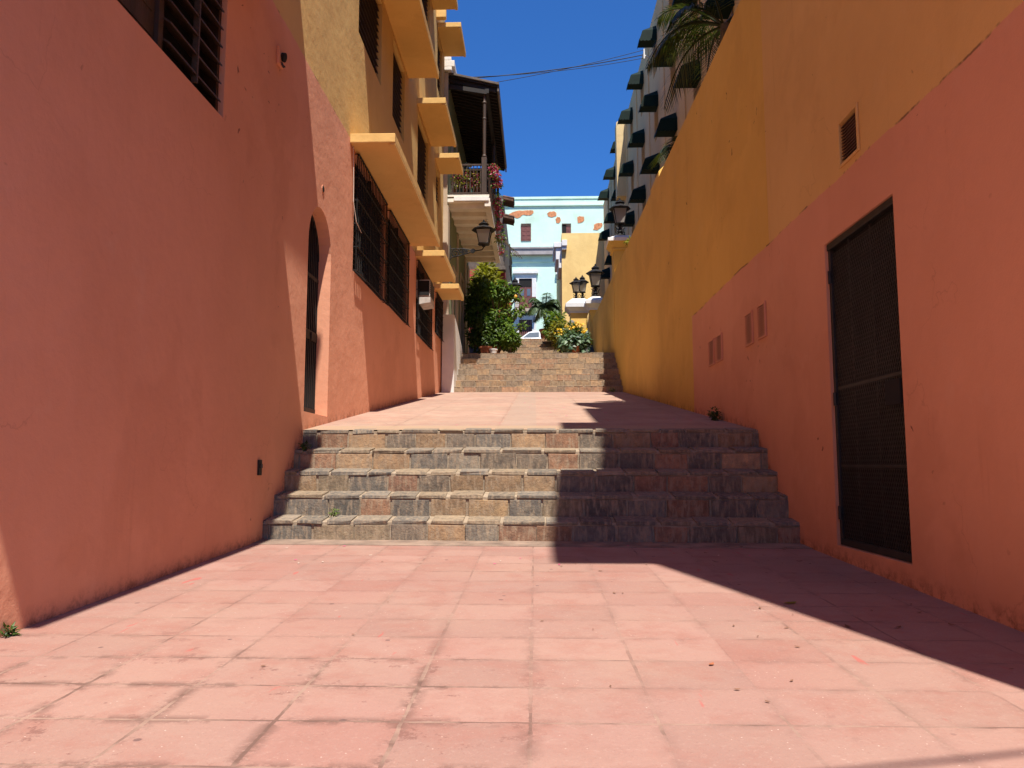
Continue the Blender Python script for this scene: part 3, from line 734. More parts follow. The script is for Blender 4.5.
# shallow piers between the window bays
for y in cols:
    mb = MB(); mb.box(XH-.035, XH-.001, y-1.25, y-.55, 6, 15.98); mb.build('pier', M['hotel'], HT, bevel=.008)
for y in cols:
    for r in rows:
        rt = r+.03*(y-25)
        mb = MB(); mb.box(XH+.2, XH+.22, y+.08, y+.86, rt-1.5, rt-.02); w = mb.build('window', M['glass'], HT)
        f = MB(); f.box(XH+.16,XH+.198,y+.08,y+.13,rt-1.5,rt-.02); f.box(XH+.16,XH+.198,y+.81,y+.86,rt-1.5,rt-.02); f.box(XH+.16,XH+.198,y+.44,y+.48,rt-1.5,rt-.02); f.build('frame', M['beige'], w)
        aw = MB(); ya, yb = y-.02, y+.50; h = .20                # hipped canvas: the near end leans back above the hem
        aw.add([(XH,ya+h,rt),(XH,yb-.05,rt),(XH-.42,yb-.08,rt-.20),(XH-.42,ya+h*.5,rt-.20),
                (XH,ya,rt-.24),(XH-.47,ya,rt-.28),(XH-.47,yb,rt-.28),(XH,yb,rt-.24),
                (XH,ya,rt-.58),(XH-.57,ya,rt-.58),(XH-.57,yb,rt-.58),(XH,yb,rt-.58)],
               [(0,1,2,3),(0,3,5,4),(3,2,6,5),(1,7,6,2),(4,5,9,8),(5,6,10,9),(6,7,11,10),(8,9,10,11),(0,4,8,11,7,1)])
        a = aw.build('awning', M['awning'], HT)
        v = MB(); n = 5
        for i in range(n):                            # scalloped valance
            q0, q1 = ya+(yb-ya)*i/n, ya+(yb-ya)*(i+1)/n
            v.prism([(q0,rt-.555),(q0,rt-.62),((q0+q1)/2,rt-.655),(q1,rt-.62),(q1,rt-.555)], 'x', XH-.575, XH-.571)
        for i in range(5):
            q0, q1 = XH-.57+.57*i/5, XH-.57+.57*(i+1)/5
            v.prism([(q0,rt-.555),(q0,rt-.61),((q0+q1)/2,rt-.64),(q1,rt-.61),(q1,rt-.555)], 'y', ya-.005, ya-.001)
        v.build('valance', M['awning'], a)
mb = MB(); xs = 3.57
prof = [(xs,12.5)]+[(xs+.12*(1-math.cos(i*math.pi/12)), 15.75+.12*math.sin(i*math.pi/12)) for i in range(7)]+[(XH-.002,15.87),(XH-.002,12.5)]
mb.prism(prof, 'y', 32.2, 32.75); mb.build('rounded_shaft', M['tower'], HT)
mb = MB(); mb.bar((XH-.0,25.4,15.0),(XH-.2,25.3,15.02),.04); mb.bar((XH-.2,25.3,14.9),(XH-.2,25.3,15.25),.045); mb.build('cable_bracket', M['white'], HT)

# ------------------------------------------------------------------ green house with the wooden balcony
GH = thing('balcony_house', 'sage green house with dark wooden balcony and roof beyond the yellow building', 'building', (-5, 26, 4.4))
XG = -2.62; GY0, GY1, ZG = 22.32, 29.9, 13.2
d1 = (24.1,25.0,4.4,7.2); d2 = (26.6,27.5,4.5,7.6); d3 = (23.6,24.7,9.2,11.6); d4 = (26.3,27.5,9.2,11.6); w0 = (22.85,23.25,5.6,7.2)
mb = MB(); wall_x(mb, XG, GY0, GY1, 2.5, ZG, [d1,d2,d3,d4,w0], .15, -1)
for yy in (GY0, GY1): mb.quad((XG,yy,2.5),(-11,yy,2.5),(-11,yy,ZG),(XG,yy,ZG))
mb.quad((XG,GY0,ZG),(-11,GY0,ZG),(-11,GY1,ZG),(XG,GY1,ZG)); mb.quad((-11,GY0,2.5),(-11,GY1,2.5),(-11,GY1,ZG),(-11,GY0,ZG))
mb.build('wall', M['green'], GH)
mb = MB()
for ya, yb in ((22.31,22.75),(25.25,25.6),(28.1,28.45),(29.35,29.92)): mb.box(XG+.001,XG+.05,ya,yb,3,8.75)
mb.box(-2.75,XG+.02,22.285,22.308,2.6,12.9)
mb.build('pilasters', M['beige'], GH, bevel=.01)
mb = MB(); mb.box(XG-.2,XG+.12,22.29,29.95,12.95,13.1); mb.box(XG-.2,XG+.2,22.29,29.95,13.101,13.3); mb.box(XG-.2,XG+.1,22.29,29.9,13.301,13.42)
mb.build('cornice', M['white'], GH, bevel=.015)
for dd in (d1,d2,d3,d4):
    mb = MB(); mb.box(XG-.13,XG-.1,dd[0],dd[1],dd[2],dd[3])
    D = mb.build('door', M['wood'], GH)
    f = MB(); f.box(XG+.001,XG+.05,dd[0]-.13,dd[0],dd[2],dd[3]+.13); f.box(XG+.001,XG+.05,dd[1],dd[1]+.13,dd[2],dd[3]+.13); f.box(XG+.001,XG+.048,dd[0],dd[1],dd[3],dd[3]+.13); f.build('door_frame', M['beige'], D)
mb = MB(); mb.box(XG-.12,XG-.1,w0[0],w0[1],w0[2],w0[3]); mb.build('window', M['glass'], GH)
# balcony
BX, BY0, BY1 = -1.335, 22.5, 29.1
bz0 = 8.90
mb = MB(); mb.box(XG, BX, BY0, BY1, bz0, bz0+.12); mb.build('balcony_slab', M['cream'], GH, bevel=.008)
mb = MB(); mb.box(XG+.2, BX-.03, BY0-.04, BY0-.001, bz0+.03, bz0+.15); mb.build('white_fascia', M['white'], GH, bevel=.005)
mb = MB(); mb.box(XG, BX-.02, BY0-.02, BY1, bz0+.155, bz0+.22); mb.box(BX-.16, BX+.02, BY0, BY1, bz0-.14, bz0-.002)
mb.build('balcony_edge', M['cream'], GH, bevel=.006)
n = 9
for i in range(n):
    y = BY0+.25+i*(BY1-BY0-.5)/(n-1)
    mb = MB(); mb.box(XG+.02, BX-.17, y-.07, y+.07, bz0-.14, bz0-.002); mb.build('joist', M['cream'], GH, bevel=.006)
rz0, rz1 = bz0+.23, 10.08
mb = MB()
def rail(mb, p0, p1, k):
    for z in (rz0+.06, rz1): mb.bar((p0[0],p0[1],z),(p1[0],p1[1],z), .06, .045)
    mb.bar((p0[0],p0[1],rz1-.16),(p1[0],p1[1],rz1-.16), .035, .03)
    for i in range(1, k):
        x = p0[0]+(p1[0]-p0[0])*i/k; y = p0[1]+(p1[1]-p0[1])*i/k
        mb.lathe((x,y,0), [(.016,rz0+.06),(.028,rz0+.22),(.016,rz0+.38),(.024,rz0+.6),(.014,rz1-.16),(.014,rz1)], 6)
rail(mb, (XG+.05,BY0+.06), (BX-.08,BY0+.06), 11); rail(mb, (BX-.08,BY0+.06), (BX-.08,BY1-.06), 58)
mb.build('railing', M['wood'], GH)
for y in (BY0+.06, 25.8, BY1-.06):
    mb = MB(); x = BX-.18 if y < 23 else BX-.08
    mb.box(x-.075,x+.075,y-.075,y+.075,rz0-.005,rz1+.22)
    mb.lathe((x,y,0), [(.055,rz1+.22),(.07,rz1+.26),(.05,rz1+.32),(.055,11.5),(.07,11.53),(.05,11.57),(.055,12.0),(.075,12.04),(.045,12.1),(.04,12.42)], 10)
    mb.build('post', M['wood'], GH)
mb = MB(); mb.box(XG+.02,BX-.15,29.03,29.08,rz0,12.55)
for i in range(9): mb.box(XG+.05+i*.12,XG+.13+i*.12,29.0,29.029,rz0+.1,12.5)
mb.build('end_screen', M['screen'], GH)
# roof of the balcony
rx0, rx1, ry0, ry1 = XG, -1.12, 22.45, 29.0
za, zb = 12.86, 12.50
mb = MB(); mb.hexa([(rx0,ry0,za),(rx1,ry0,zb),(rx1,ry1,zb),(rx0,ry1,za),(rx0,ry0,za+.06),(rx1,ry0,zb+.06),(rx1,ry1,zb+.06),(rx0,ry1,za+.06)]); mb.build('balcony_roof', M['roofwood'], GH)
mb = MB(); mb.hexa([(rx0,ry0-.05,za+.062),(rx1+.06,ry0-.05,zb+.05),(rx1+.06,ry1+.05,zb+.05),(rx0,ry1+.05,za+.062),(rx0,ry0-.05,za+.13),(rx1+.06,ry0-.05,zb+.12),(rx1+.06,ry1+.05,zb+.12),(rx0,ry1+.05,za+.13)])
mb.box(rx1+.001,rx1+.05,ry0,ry1,zb-.14,zb+.045); mb.build('roof_edge', M['eave'], GH, bevel=.006)
for i in range(30):
    y = ry0+.1+i*(ry1-ry0-.2)/29
    mb = MB(); mb.bar((rx0,y,za-.07),(rx1-.02,y,zb-.07),.06,.12); mb.build('rafter', M['roofwood'], GH)
mb = MB(); mb.bar((BX-.1,ry0+.02,zb+.01-.12),(BX-.1,ry1-.02,zb+.01-.12),.12,.14); mb.bar((XG,ry0+.06,za-.3),(BX-.1,ry0+.06,zb-.15),.1,.13); mb.build('roof_beam', M['roofwood'], GH)

# sloped white parapet beside the middle stairs
mb = MB(); mb.prism([(22.0,2.9),(22.0,5.36),(22.9,5.20),(24.9,4.62),(25.2,4.3),(25.2,3.6)], 'x', XL+.03, -2.33)
tag(mb.build('parapet', M['white'], bevel=.02), 'white sloped parapet beside the foot of the green house', 'parapet')

# ------------------------------------------------------------------ wall lanterns
def wall_lamp(label, wx, y, lx, lz, h, w, bracket_mat):
    t = thing('wall_lamp', label, 'lamp', (wx, y, lz-.2), 'bracket lanterns on the left houses')
    lantern_parts(t, (lx,y,lz), h, w)
    b = MB(); L = lx-wx
    za = lz-.03
    b.tube([(wx,y,za-.30),(wx+L*.35,y,za-.22),(wx+L*.7,y,za-.1),(lx-.05,y,za-.06),(lx,y,za+.02)], .018, 6)
    b.tube([(wx,y,za-.02),(wx+L*.4,y,za-.02),(wx+L*.62,y,za-.06),(wx+L*.8,y,za-.09)], .014, 6)
    def scroll(cx, cz, r, turn, sgn):
        b.tube([(cx+sgn*r*(1-i/26)*math.cos(i*turn/22), y, cz+r*(1-i/26)*math.sin(i*turn/22)) for i in range(22)], .022, 5)
    for f, r in ((.17,.15),(.42,.10),(.68,.07)): scroll(wx+L*f, za-.17+.10*f, r, 12, 1); 
    b.bar((wx+.01,y,za-.36),(wx+.01,y,za+.08),.03,.05)
    b.build('bracket', bracket_mat, t)
wall_lamp('black lantern on a scrolled bracket under the wooden balcony', XG+.08, 22.55, -1.52, 7.52, .84, .52, M['iron'])

# ------------------------------------------------------------------ red house
RH = thing('red_house', 'narrow red house front with tiled eaves beyond the green house', 'building', (-4, 40, 7))
mb = MB(); mb.box(-7,-1.41,36,48,5,10.3); mb.build('wall', M['red'], RH)
mb = MB(); mb.box(-7,-1.5,36.2,48,10.301,14.0); mb.build('upper_wall', M['eave'], RH)
for z, y1 in ((13.52,36.9),(12.62,36.9)):
    mb = MB(); mb.hexa([(-1.5,35.9,z+.22),(-1.0,35.9,z+.1),(-1.0,y1,z+.1),(-1.5,y1,z+.22),(-1.5,35.9,z+.32),(-1.0,35.9,z+.2),(-1.0,y1,z+.2),(-1.5,y1,z+.32)])
    e = mb.build('eave', M['tile'], RH)
    mb = MB()
    for i in range(7): 
        y = 35.97+i*(y1-35.95)/7; mb.tube([(-1.5,y,z+.36),(-.97,y,z+.24)], .07, 6)
    mb.build('roof_tiles', M['tile'], e)
mb = MB(); mb.box(-1.86,-1.42,35.5,36,10.31,10.55); mb.box(-1.8,-1.36,35.45,36,10.15,10.309); mb.build('balcony_slab', M['eave'], RH, bevel=.01)
mb = MB()
for i in range(9): mb.bar((-1.18,36+i*.4,10.4),(-1.18,36+i*.4,11.5),.03)
mb.bar((-1.18,35.9,11.5),(-1.18,39.4,11.5),.05); mb.bar((-1.18,35.9,10.45),(-1.18,39.4,10.45),.05); mb.build('railing', M['iron'], RH)
wall_lamp('smaller grey lantern on a red bracket at the red house', -1.41, 35.9, -.92, 8.75, 1.15, .5, M['red'])

# ------------------------------------------------------------------ aqua building at the end
BB = thing('aqua_building', 'pale aqua colonial building with peeling brick patches at the top of the street', 'building', (0, 66, 9.5))
YB = 62.0
def P(px, py): return ony(px, py, YB)
mb = MB(); mb.box(-14, 14, YB, YB+10, 8, 23.1); mb.build('wall', M['blue'], BB)
mb = MB(); mb.box(-14, 14.05, YB-.12, YB-.001, 22.35, 22.47); mb.box(-14,14.05,YB-.06,YB-.001,22.95,23.14); mb.build('parapet_ledge', M['blue'], BB)
mb = MB(); mb.box(-14, 14, YB-.42, YB-.001, 18.15, 18.62); mb.box(-14,14,YB-.5,YB-.001,18.621,18.76); mb.build('cornice', M['corn'], BB)
mb = MB(); mb.box(-14,14,YB-.08,YB-.001,17.6,17.75); mb.build('string_course', M['blue'], BB)
def bshutter(x0, x1, z0, z1, open_left=False):
    mb = MB(); mb.box(x0,x1,YB-.06,YB-.001,z0,z1); w = mb.build('window', M['maroon'], BB)
    p = MB(); xm = (x0+x1)/2; n = 4
    for i in range(n):
        za = z0+.08+i*(z1-z0)/n
        for a, b in ((x0+.08,xm-.05),(xm+.05,x1-.08)):
            p.box(a,b,YB-.075,YB-.061,za,za+(z1-z0)/n-.16)
    p.build('panels', M['maroon'], w, bevel=.006)
    if open_left:
        q = MB(); q.box(x0+.02,xm-.02,YB-.09,YB-.076,z0+.05,z1-.1); q.build('opening', M['dark'], w)
    q = MB(); q.box(x0,x1,YB-.09,YB-.062,z1-.22,z1); q.build('lintel', M['wood'], w)
bshutter(-1.1, -.27, 19.4, 20.85)
bshutter(2.29, 3.03, 19.3, 20.82, True)
def patch(pts):
    rg = random.Random(int(pts[0][0]*10)); q = []
    for (xa, ya), (xb, yb) in zip(pts, pts[1:]+pts[:1]):
        for f in (0, .33, .66): q.append((xa+(xb-xa)*f+rg.uniform(-.45,.45)*(f > 0), ya+(yb-ya)*f+rg.uniform(-.35,.35)*(f > 0)))
    pts = q
    mb = MB(); mb.prism([P(*p) for p in pts], 'y', YB-.025, YB-.001); mb.build('bare_brick', M['brick'], BB)
patch([(509,214),(513,212),(517,211),(521,210.6),(526,210.5),(530,210.2),(533,210.2),(533.5,213),(531,215),(527,215.6),(524,214.8),(522,215.5),(520,217.5),(517,218.2),(513,217),(510,217.5)])
patch([(547,213.5),(550,211.6),(554,211.2),(556.5,213),(556,216),(552,217.4),(548.5,216.6)])
patch([(555.5,219),(557,216.8),(560,217.3),(560.8,220.5),(559,223.2),(556,222.6)])
patch([(577.3,217),(580,216.3),(584,216.8),(584.3,220),(582,222.3),(577.8,223)])
patch([(594,224.5),(597,223.3),(602,223),(602.3,226),(600,228.5),(597,230.3),(593,230)])
patch([(521,275),(525,274.2),(530,274.4),(533,275),(532.6,277.6),(529,278.9),(524,278.2),(521.5,277)])
def framed_door(x0, x1, z0, z1, fw, transom):
    mb = MB(); mb.box(x0,x1,YB-.05,YB-.001,z0,z1); D = mb.build('door', M['maroon'] if transom else M['wood'], BB)
    f = MB(); f.box(x0-fw,x0,YB-.14,YB-.001,z0,z1+fw*1.1); f.box(x1,x1+fw,YB-.14,YB-.001,z0,z1+fw*1.1); f.box(x0,x1,YB-.138,YB-.001,z1,z1+fw*1.1)
    if transom: f.box(x0-fw-.15,x1+fw+.15,YB-.3,YB-.001,z1+fw*1.1+.001,z1+fw*1.1+.2)
    f.build('door_frame', M['white'], D, bevel=.01)
    xm = (x0+x1)/2
    if transom:
        q = MB(); q.box(x0+.05,x1-.05,YB-.07,YB-.051,z1-.68,z1-.04); q.build('transom', M['dark'], D)
        q = MB()
        for a, b in ((x0+.12,xm-.12),(xm+.12,x1-.12)): q.box(a,b,YB-.07,YB-.051,z0+1.2*.9,z1-.85)
        q.build('glass', M['glass'], D)
        q = MB(); q.box(xm-.04,xm+.04,YB-.075,YB-.051,z0,z1-.69); q.build('mullion', M['maroon'], D)
    else:
        q = MB()
        for i in range(6): q.box(x0+.05+i*(x1-x0-.05)/6,x0+.05+i*(x1-x0-.05)/6+.1,YB-.065,YB-.051,z0,z1-.05)
        q.build('boards', M['maroon'], D)
framed_door(-1.27,-.2,13.7,16.2,.36,True)
framed_door(-1.27,-.2,9.3,12.78,.32,False)
for px in (548.5,):
    mb = MB(); mb.box(1.95,2.3,YB-.14,YB-.001,9.3,16.5); mb.box(1.75,3.6,YB-.3,YB-.001,16.501,16.75); mb.box(2.3,3.4,YB-.05,YB-.001,9.3,16.5); mb.build('window_surround', M['white'], BB)
B2 = MB(); B2.box(-1.6,.12,YB-.75,YB-.001,13.35,13.6); bal = B2.build('balcony', M['beige'], BB, bevel=.02)
r = MB()
for i in range(22): 
    x = -1.56+i*1.64/21; r.bar((x,YB-.72,13.6),(x,YB-.72,14.5),.035)
r.bar((-1.58,YB-.72,14.5),(.1,YB-.72,14.5),.07); r.bar((-1.58,YB-.72,13.66),(.1,YB-.72,13.66),.06)
for x in (-1.57,.09): r.bar((x,YB-.72,14.5),(x,YB,14.5),.06)
r.build('railing', M['maroon'], bal)
mb = MB(); mb.box(-1.5,-.1,YB-.12,YB-.001,13.02+.02,13.3); mb.build('sign_board', M['signgreen'], BB)

# ------------------------------------------------------------------ yellow house behind the hotel
YH = thing('yellow_house', 'blank yellow house front with white cornice between hotel and aqua building', 'building', (4, 46, 7))
mb = MB(); mb.box(1.58,9,43.4,54,5,14.32); mb.build('wall', M['farYellow'], YH)
mb = MB(); mb.box(1.24,1.579,43.5,46.5,12.8,13.5); mb.box(1.12,1.579,43.4,46.6,13.501,13.8); mb.box(1.4,1.579,43.5,46.4,12.3,12.799); mb.box(1.58,1.86,43.18,43.398,13.3,13.5); mb.box(1.58,1.88,43.1,43.398,13.501,13.85); mb.build('cornice', M['cap'], YH, bevel=.02)

# ------------------------------------------------------------------ car
def car(label, cx, cy, z):
    t = thing('parked_car', label, 'car', (cx, cy, z))
    side = [(-2.1,.35),(-2.12,.62),(-1.95,.78),(-1.15,.88),(-.55,1.36),(-.2,1.45),(.75,1.44),(1.2,1.32),(1.85,.92),(2.08,.85),(2.12,.4)]
    mb = MB(); body = [(-2.1,.3),(-2.12,.62),(-1.95,.80),(-1.15,.92),(1.85,.94),(2.08,.86),(2.12,.35)]
    mb.prism([(cx+u, z+w) for u, w in body], 'y', cy-.86, cy+.86); mb.build('body', M['carpaint'], t, bevel=.06, smooth=True)
    mb = MB(); cab = [(-1.15,.90),(-.55,1.36),(-.2,1.45),(.75,1.44),(1.2,1.32),(1.8,.92)]
    n = len(cab)
    mb.add([(cx+u, cy-(.80 if w < 1 else .64), z+w) for u, w in cab]+[(cx+u, cy+(.80 if w < 1 else .64), z+w) for u, w in cab],
           [tuple(range(n)), tuple(range(2*n-1,n-1,-1))]+[(i,n+i,n+(i+1)%n,(i+1)%n) for i in range(n)])
    mb.build('cabin', M['carpaint'], t, bevel=.03, smooth=True)
    for quad in ([(-.95,.95),(-.48,1.32),(.2,1.36),(.2,.95)], [(.3,.95),(.3,1.36),(.72,1.35),(1.1,1.25),(1.45,.97)]):
        mb = MB(); m = len(quad)
        yy = lambda w: cy-(.80-(w-.92)*.36)-.012
        mb.add([(cx+u, yy(w), z+w) for u, w in quad]+[(cx+u, yy(w)+.01, z+w) for u, w in quad], [tuple(range(m)), tuple(range(2*m-1,m-1,-1))]+[(i,m+i,m+(i+1)%m,(i+1)%m) for i in range(m)])
        mb.build('side_window', M['glass'], t)
    for u in (-1.35, 1.35):
        for sy in (-1, 1):
            mb = MB(); y = cy+sy*.80
            mb.tube([(cx+u,y-.1,z+.31),(cx+u,y+.1,z+.31)], .31, 18); w = mb.build('wheel', M['tyre'], t)
            mb = MB(); mb.tube([(cx+u,y+sy*.1,z+.31),(cx+u,y+sy*.115,z+.31)], .19, 14); mb.build('rim', M['ac'], w)
    for sy in (-1, 1):
        mb = MB(); mb.box(cx-2.14,cx-2.02,cy+sy*.6-.18,cy+sy*.6+.18,z+.58,z+.70); mb.build('headlight', M['glass'], t)
car('white car parked across the street at the top of the steps', .12, 55.5, 9.17)

# ------------------------------------------------------------------ foliage
def leaf(mb, p, d, nrm, L, W, rng, fold=.25):
    d = Vector(d).normalized(); r = d.cross(Vector(nrm))
    if r.length < 1e-3: r = d.cross(Vector((1,0,.3)))
    r.normalize(); n = r.cross(d)
    p = Vector(p)
    a = p; m1 = p+d*L*.45+r*W/2-n*W*fold*.0; m2 = p+d*L*.45-r*W/2; c = p+d*L*.45+n*W*fold; e = p+d*L-n*L*.12
    mb.add([a, m1, c, m2, e], [(0,1,2),(0,2,3),(1,4,2),(2,4,3)])
def rnd_dir(rng):
    while True:
        v = Vector((rng.uniform(-1,1), rng.uniform(-1,1), rng.uniform(-1,1)))
        if .05 < v.length < 1: return v.normalized()
def crown(clumps, n, L, W, seed, droop=.25):
    rng = random.Random(seed); mb = MB()
    tot = sum(c[1][0]*c[1][1]*c[1][2] for c in clumps)
    for c, rad in clumps:
        k = int(n*rad[0]*rad[1]*rad[2]/tot)+4
        for _ in range(k):
            v = rnd_dir(rng); q = rng.uniform(.45, 1.08)**.6
            p = (c[0]+v.x*rad[0]*q, c[1]+v.y*rad[1]*q, c[2]+v.z*rad[2]*q)
            d = v*.8+rnd_dir(rng)*.8+Vector((0,0,-droop))
            nn = Vector((0,0,1))+v*.5+rnd_dir(rng)*.5
            s = rng.uniform(.7,1.3)
            leaf(mb, p, d, nn, L*s, W*s, rng)
    return mb
def blobs(c, rx, ry, rz, n, r0, seed):
    rng = random.Random(seed); out = []
    for _ in range(n):
        v = rnd_dir(rng); q = rng.uniform(.3,1)
        r = r0*rng.uniform(.65,1.35)
        out.append(((c[0]+v.x*rx*q, c[1]+v.y*ry*q, c[2]+v.z*rz*q), (r,r,r*.8)))
    return out
def stems(mb, base, tips, r, seed):
    rng = random.Random(seed)
    for tp in tips:
        m = [base[i]*.5+tp[i]*.5+rng.uniform(-.08,.08) for i in range(3)]
        mb.tube([base, m, tp], [r, r*.7, r*.35], 6)
def pot(root, x, y, z, r, h, mat=None):
    mb = MB(); mb.lathe((x,y,z), [(r*.68,0),(r*.95,h*.82),(r*1.08,h*.83),(r*1.08,h),(r*.9,h),(r*.88,h*.88),(.0,h*.88)], 18)
    return mb.build('pot', mat or M['terra'], root)
def shrub(name, label, cat, x, y, zg, clumps, n, L, W, mat, seed, trunk=.05, potr=0, group=None):
    t = thing(name, label, cat, (x,y,zg), group)
    h = 0
    if potr: pot(t, x, y, zg, potr, potr*1.5); h = potr*1.3
    s = MB(); stems(s, (x,y,zg+h), [c for c, r in clumps], trunk, seed); s.build('stems', M['bark'], t)
    crown(clumps, n, L, W, seed).build('foliage', mat, t)
    return t
zu = lambda y: 4.55+(y-24.5)*.125
# left side
shrub('tree', 'yellow-green leafy tree tucked just past the far end of the wooden balcony', 'tree', -1.95, 31.6, zu(30.6), blobs((-2.0,31.6,8.5),.75,.6,1.0,26,.30,11), 1900, .38, .12, M['leafY'], 11, .07)
shrub('tree', 'dark bushy tree filling the gap beside the green house', 'tree', -1.95, 27.6, zu(27.6), blobs((-1.92,27.9,6.7),.6,.6,1.3,20,.28,12), 2600, .22, .085, M['leafG'], 12, .06)
lem = shrub('citrus_tree', 'bright green citrus tree in the middle of the left planting with one orange fruit', 'tree', -1.35, 26.4, zu(26.4), blobs((-1.22,26.4,5.85),.60,.5,1.0,25,.18,13)+[((-1.5,26.3,7.0),(.2,.2,.22)),((-1.15,26.3,7.15),(.16,.16,.18)),((-.55,26.2,6.2),(.14,.14,.1)),((-.45,26.2,5.75),(.14,.14,.09)),((-.42,26.2,6.55),(.10,.1,.08))]+[((-.85,26.4,7.02),(.22,.2,.14)),((-.62,26.4,6.92),(.16,.15,.12)),((-1.1,26.4,6.9),(.25,.2,.2))], 2500, .20, .09, M['leafG'], 13, .05, .2)
for p in ((-.66,26.2,6.80),):
    mb = MB(); mb.lathe(p, [(.0,-.07),(.045,-.055),(.07,0),(.045,.055),(.0,.07)], 10); mb.build('fruit', M['orange'], lem, smooth=True)
shrub('shrub', 'low round green shrub at the right edge of the left planting', 'shrub', -.85, 25.9, zu(25.9), blobs((-.82,25.9,5.3),.26,.3,.5,14,.2,14), 1700, .13, .065, M['leafG'], 14, .03)
shrub('shrub', 'dark low shrub behind the terracotta pot on the left', 'shrub', -1.75, 26.0, zu(26.0), blobs((-1.9,26.3,5.45),.45,.4,.6,18,.22,15), 1900, .15, .07, M['leafD'], 15, .03)
t = thing('plant_pot', 'round terracotta pot at the top left of the middle steps', 'pot', (-1.62,25.2,4.62)); pot(t, -1.62, 25.2, 4.62, .2, .27)
mb = MB(); mb.lathe((-1.62,25.2,4.85), [(.0,-.02),(.17,0),(.1,.02),(.0,.025)], 10); mb.build('soil', M['bark'], t)
mb = MB(); mb.lathe((-1.36,25.1,4.6), [(.09,0),(.13,.16),(.14,.17),(.14,.2),(.11,.2),(.1,.16),(0,.15)], 14)
tag(mb.build('plant_pot', M['white']), 'small white pot beside the terracotta pot on the left', 'pot')
# right side
t = thing('broadleaf_plant', 'blue-green broad leaved plant in a pot at the right of the steps', 'plant', (1.3,25.9,zu(25.9)))
pot(t, 1.35, 25.75, zu(25.8), .2, .26)
s = MB(); cl = blobs((1.3,25.9,5.12),.56,.4,.30,20,.18,21); stems(s, (1.3,25.9,zu(25.9)), [c for c, r in cl], .018, 21); s.build('stems', M['leafD'], t)
crown(cl, 620, .22, .14, 21, .45).build('foliage', M['leafB'], t)
t = shrub('flowering_shrub', 'shrub with yellow flowers against the yellow garden wall', 'shrub', 1.5, 27.6, zu(27.6), blobs((1.4,27.6,5.55),.45,.35,.5,15,.18,22), 1000, .2, .06, M['leafD'], 22, .03)
for q, cc in enumerate([((.85,27.15,5.72),(.10,.08,.12)),((1.25,27.15,5.92),(.16,.08,.08)),((1.6,27.2,6.02),(.12,.08,.06)),((1.75,27.15,5.78),(.10,.08,.04))]):
    crown([cc], 9, .11, .085, 23+q).build('flower_cluster', M['yelfl'], t)
shrub('shrub', 'leafy light green bush right of the potted palm', 'shrub', .85, 31.8, 5.6, blobs((.85,31.8,6.85),.34,.3,.75,18,.22,24), 1500, .2, .07, M['leafG'], 24, .03)
shrub('shrub', 'olive coloured bush between potted palm and yellow flowers', 'shrub', 1.1, 30.3, zu(30.3), blobs((1.0,30.3,6.2),.34,.3,.75,16,.2,25), 1100, .22, .06, M['leafY'], 25, .03)

def frond(base, az, L, rise, droop, nleaf, ll, seed, lw=.03, mat='leafP', root=None, curl=0.0):
    rng = random.Random(seed); pts = []
    for i in range(15):
        s = i/14; r = L*s*(1-.18*s*s*droop)
        z = rise*s*L-droop*L*s**2.3
        a = az+curl*s
        pts.append(Vector((base[0]+math.cos(a)*r, base[1]+math.sin(a)*r, base[2]+z)))
    mb = MB(); mb.tube(pts, [.022*(1-.8*i/14)+.003 for i in range(15)], 5)
    for i in range(nleaf):
        s = .16+.84*i/nleaf; f = s*14; k = min(int(f), 13); q = f-k
        p = pts[k].lerp(pts[k+1], q); d = (pts[k+1]-pts[k]).normalized()
        side = d.cross(Vector((0,0,1))).normalized()
        l = ll*math.sin(math.pi*min(1, .18+.82*s)**.8)**.6*rng.uniform(.85,1.1)+.05
        for sg in (-1, 1):
            dd = (d*.62+side*sg*.9+Vector((0,0,-.28+rng.uniform(-.15,.15)))).normalized()
            w = lw*rng.uniform(.8,1.2); u = Vector((0,0,1)).cross(dd).normalized()*w/2
            m = p+dd*l*.5+Vector((0,0,-.03*l)); e = p+dd*l+Vector((0,0,-.28*l))
            mb.add([p-u*.5, p+u*.5, m+u, m-u, e], [(0,1,2,3),(3,2,4)])
    return mb.build('frond', M[mat], root)
def palm(label, x, y, zg, zc, fr, mat, tr, seed, nleaf=46, ll=.55, lw=.03, group=None, potr=0, name='palm_tree'):
    t = thing(name, label, 'palm', (x,y,zg), group)
    h = 0
    if potr: pot(t, x, y, zg, potr, potr*1.7); h = potr*1.4
    mb = MB(); n = 10
    mb.tube([(x+.05*math.sin(i*.7), y+.04*math.cos(i), zg+h+(zc-zg-h)*i/n) for i in range(n+1)], [tr*(1.15-.35*i/n) for i in range(n+1)], 10)
    mb.build('trunk', M['trunkp'], t)
    for i, (az, L, rise, droop) in enumerate(fr):
        frond((x, y, zc), R(az), L, rise, droop, nleaf, ll, seed*31+i, lw, mat, t, random.Random(seed+i).uniform(-.15,.15))
    return t
palm('nearer dark palm whose fronds hang over the top of the ochre wall', 3.28, 12.7, 3.0, 8.55,
     [(178,1.35,.4,.75),(205,1.2,.7,.8),(150,1.65,.6,.85),(120,1.6,.7,.7),(95,1.6,.35,.9),(60,1.3,.8,.7),(20,1.1,.9,.7),(-30,1.2,.8,.8),(240,1.4,.8,.7),(160,1.3,1.0,.7),(138,1.5,.1,.8)], 'leafP', .11, 3, 34, .55, .022, 'palms behind the ochre wall')
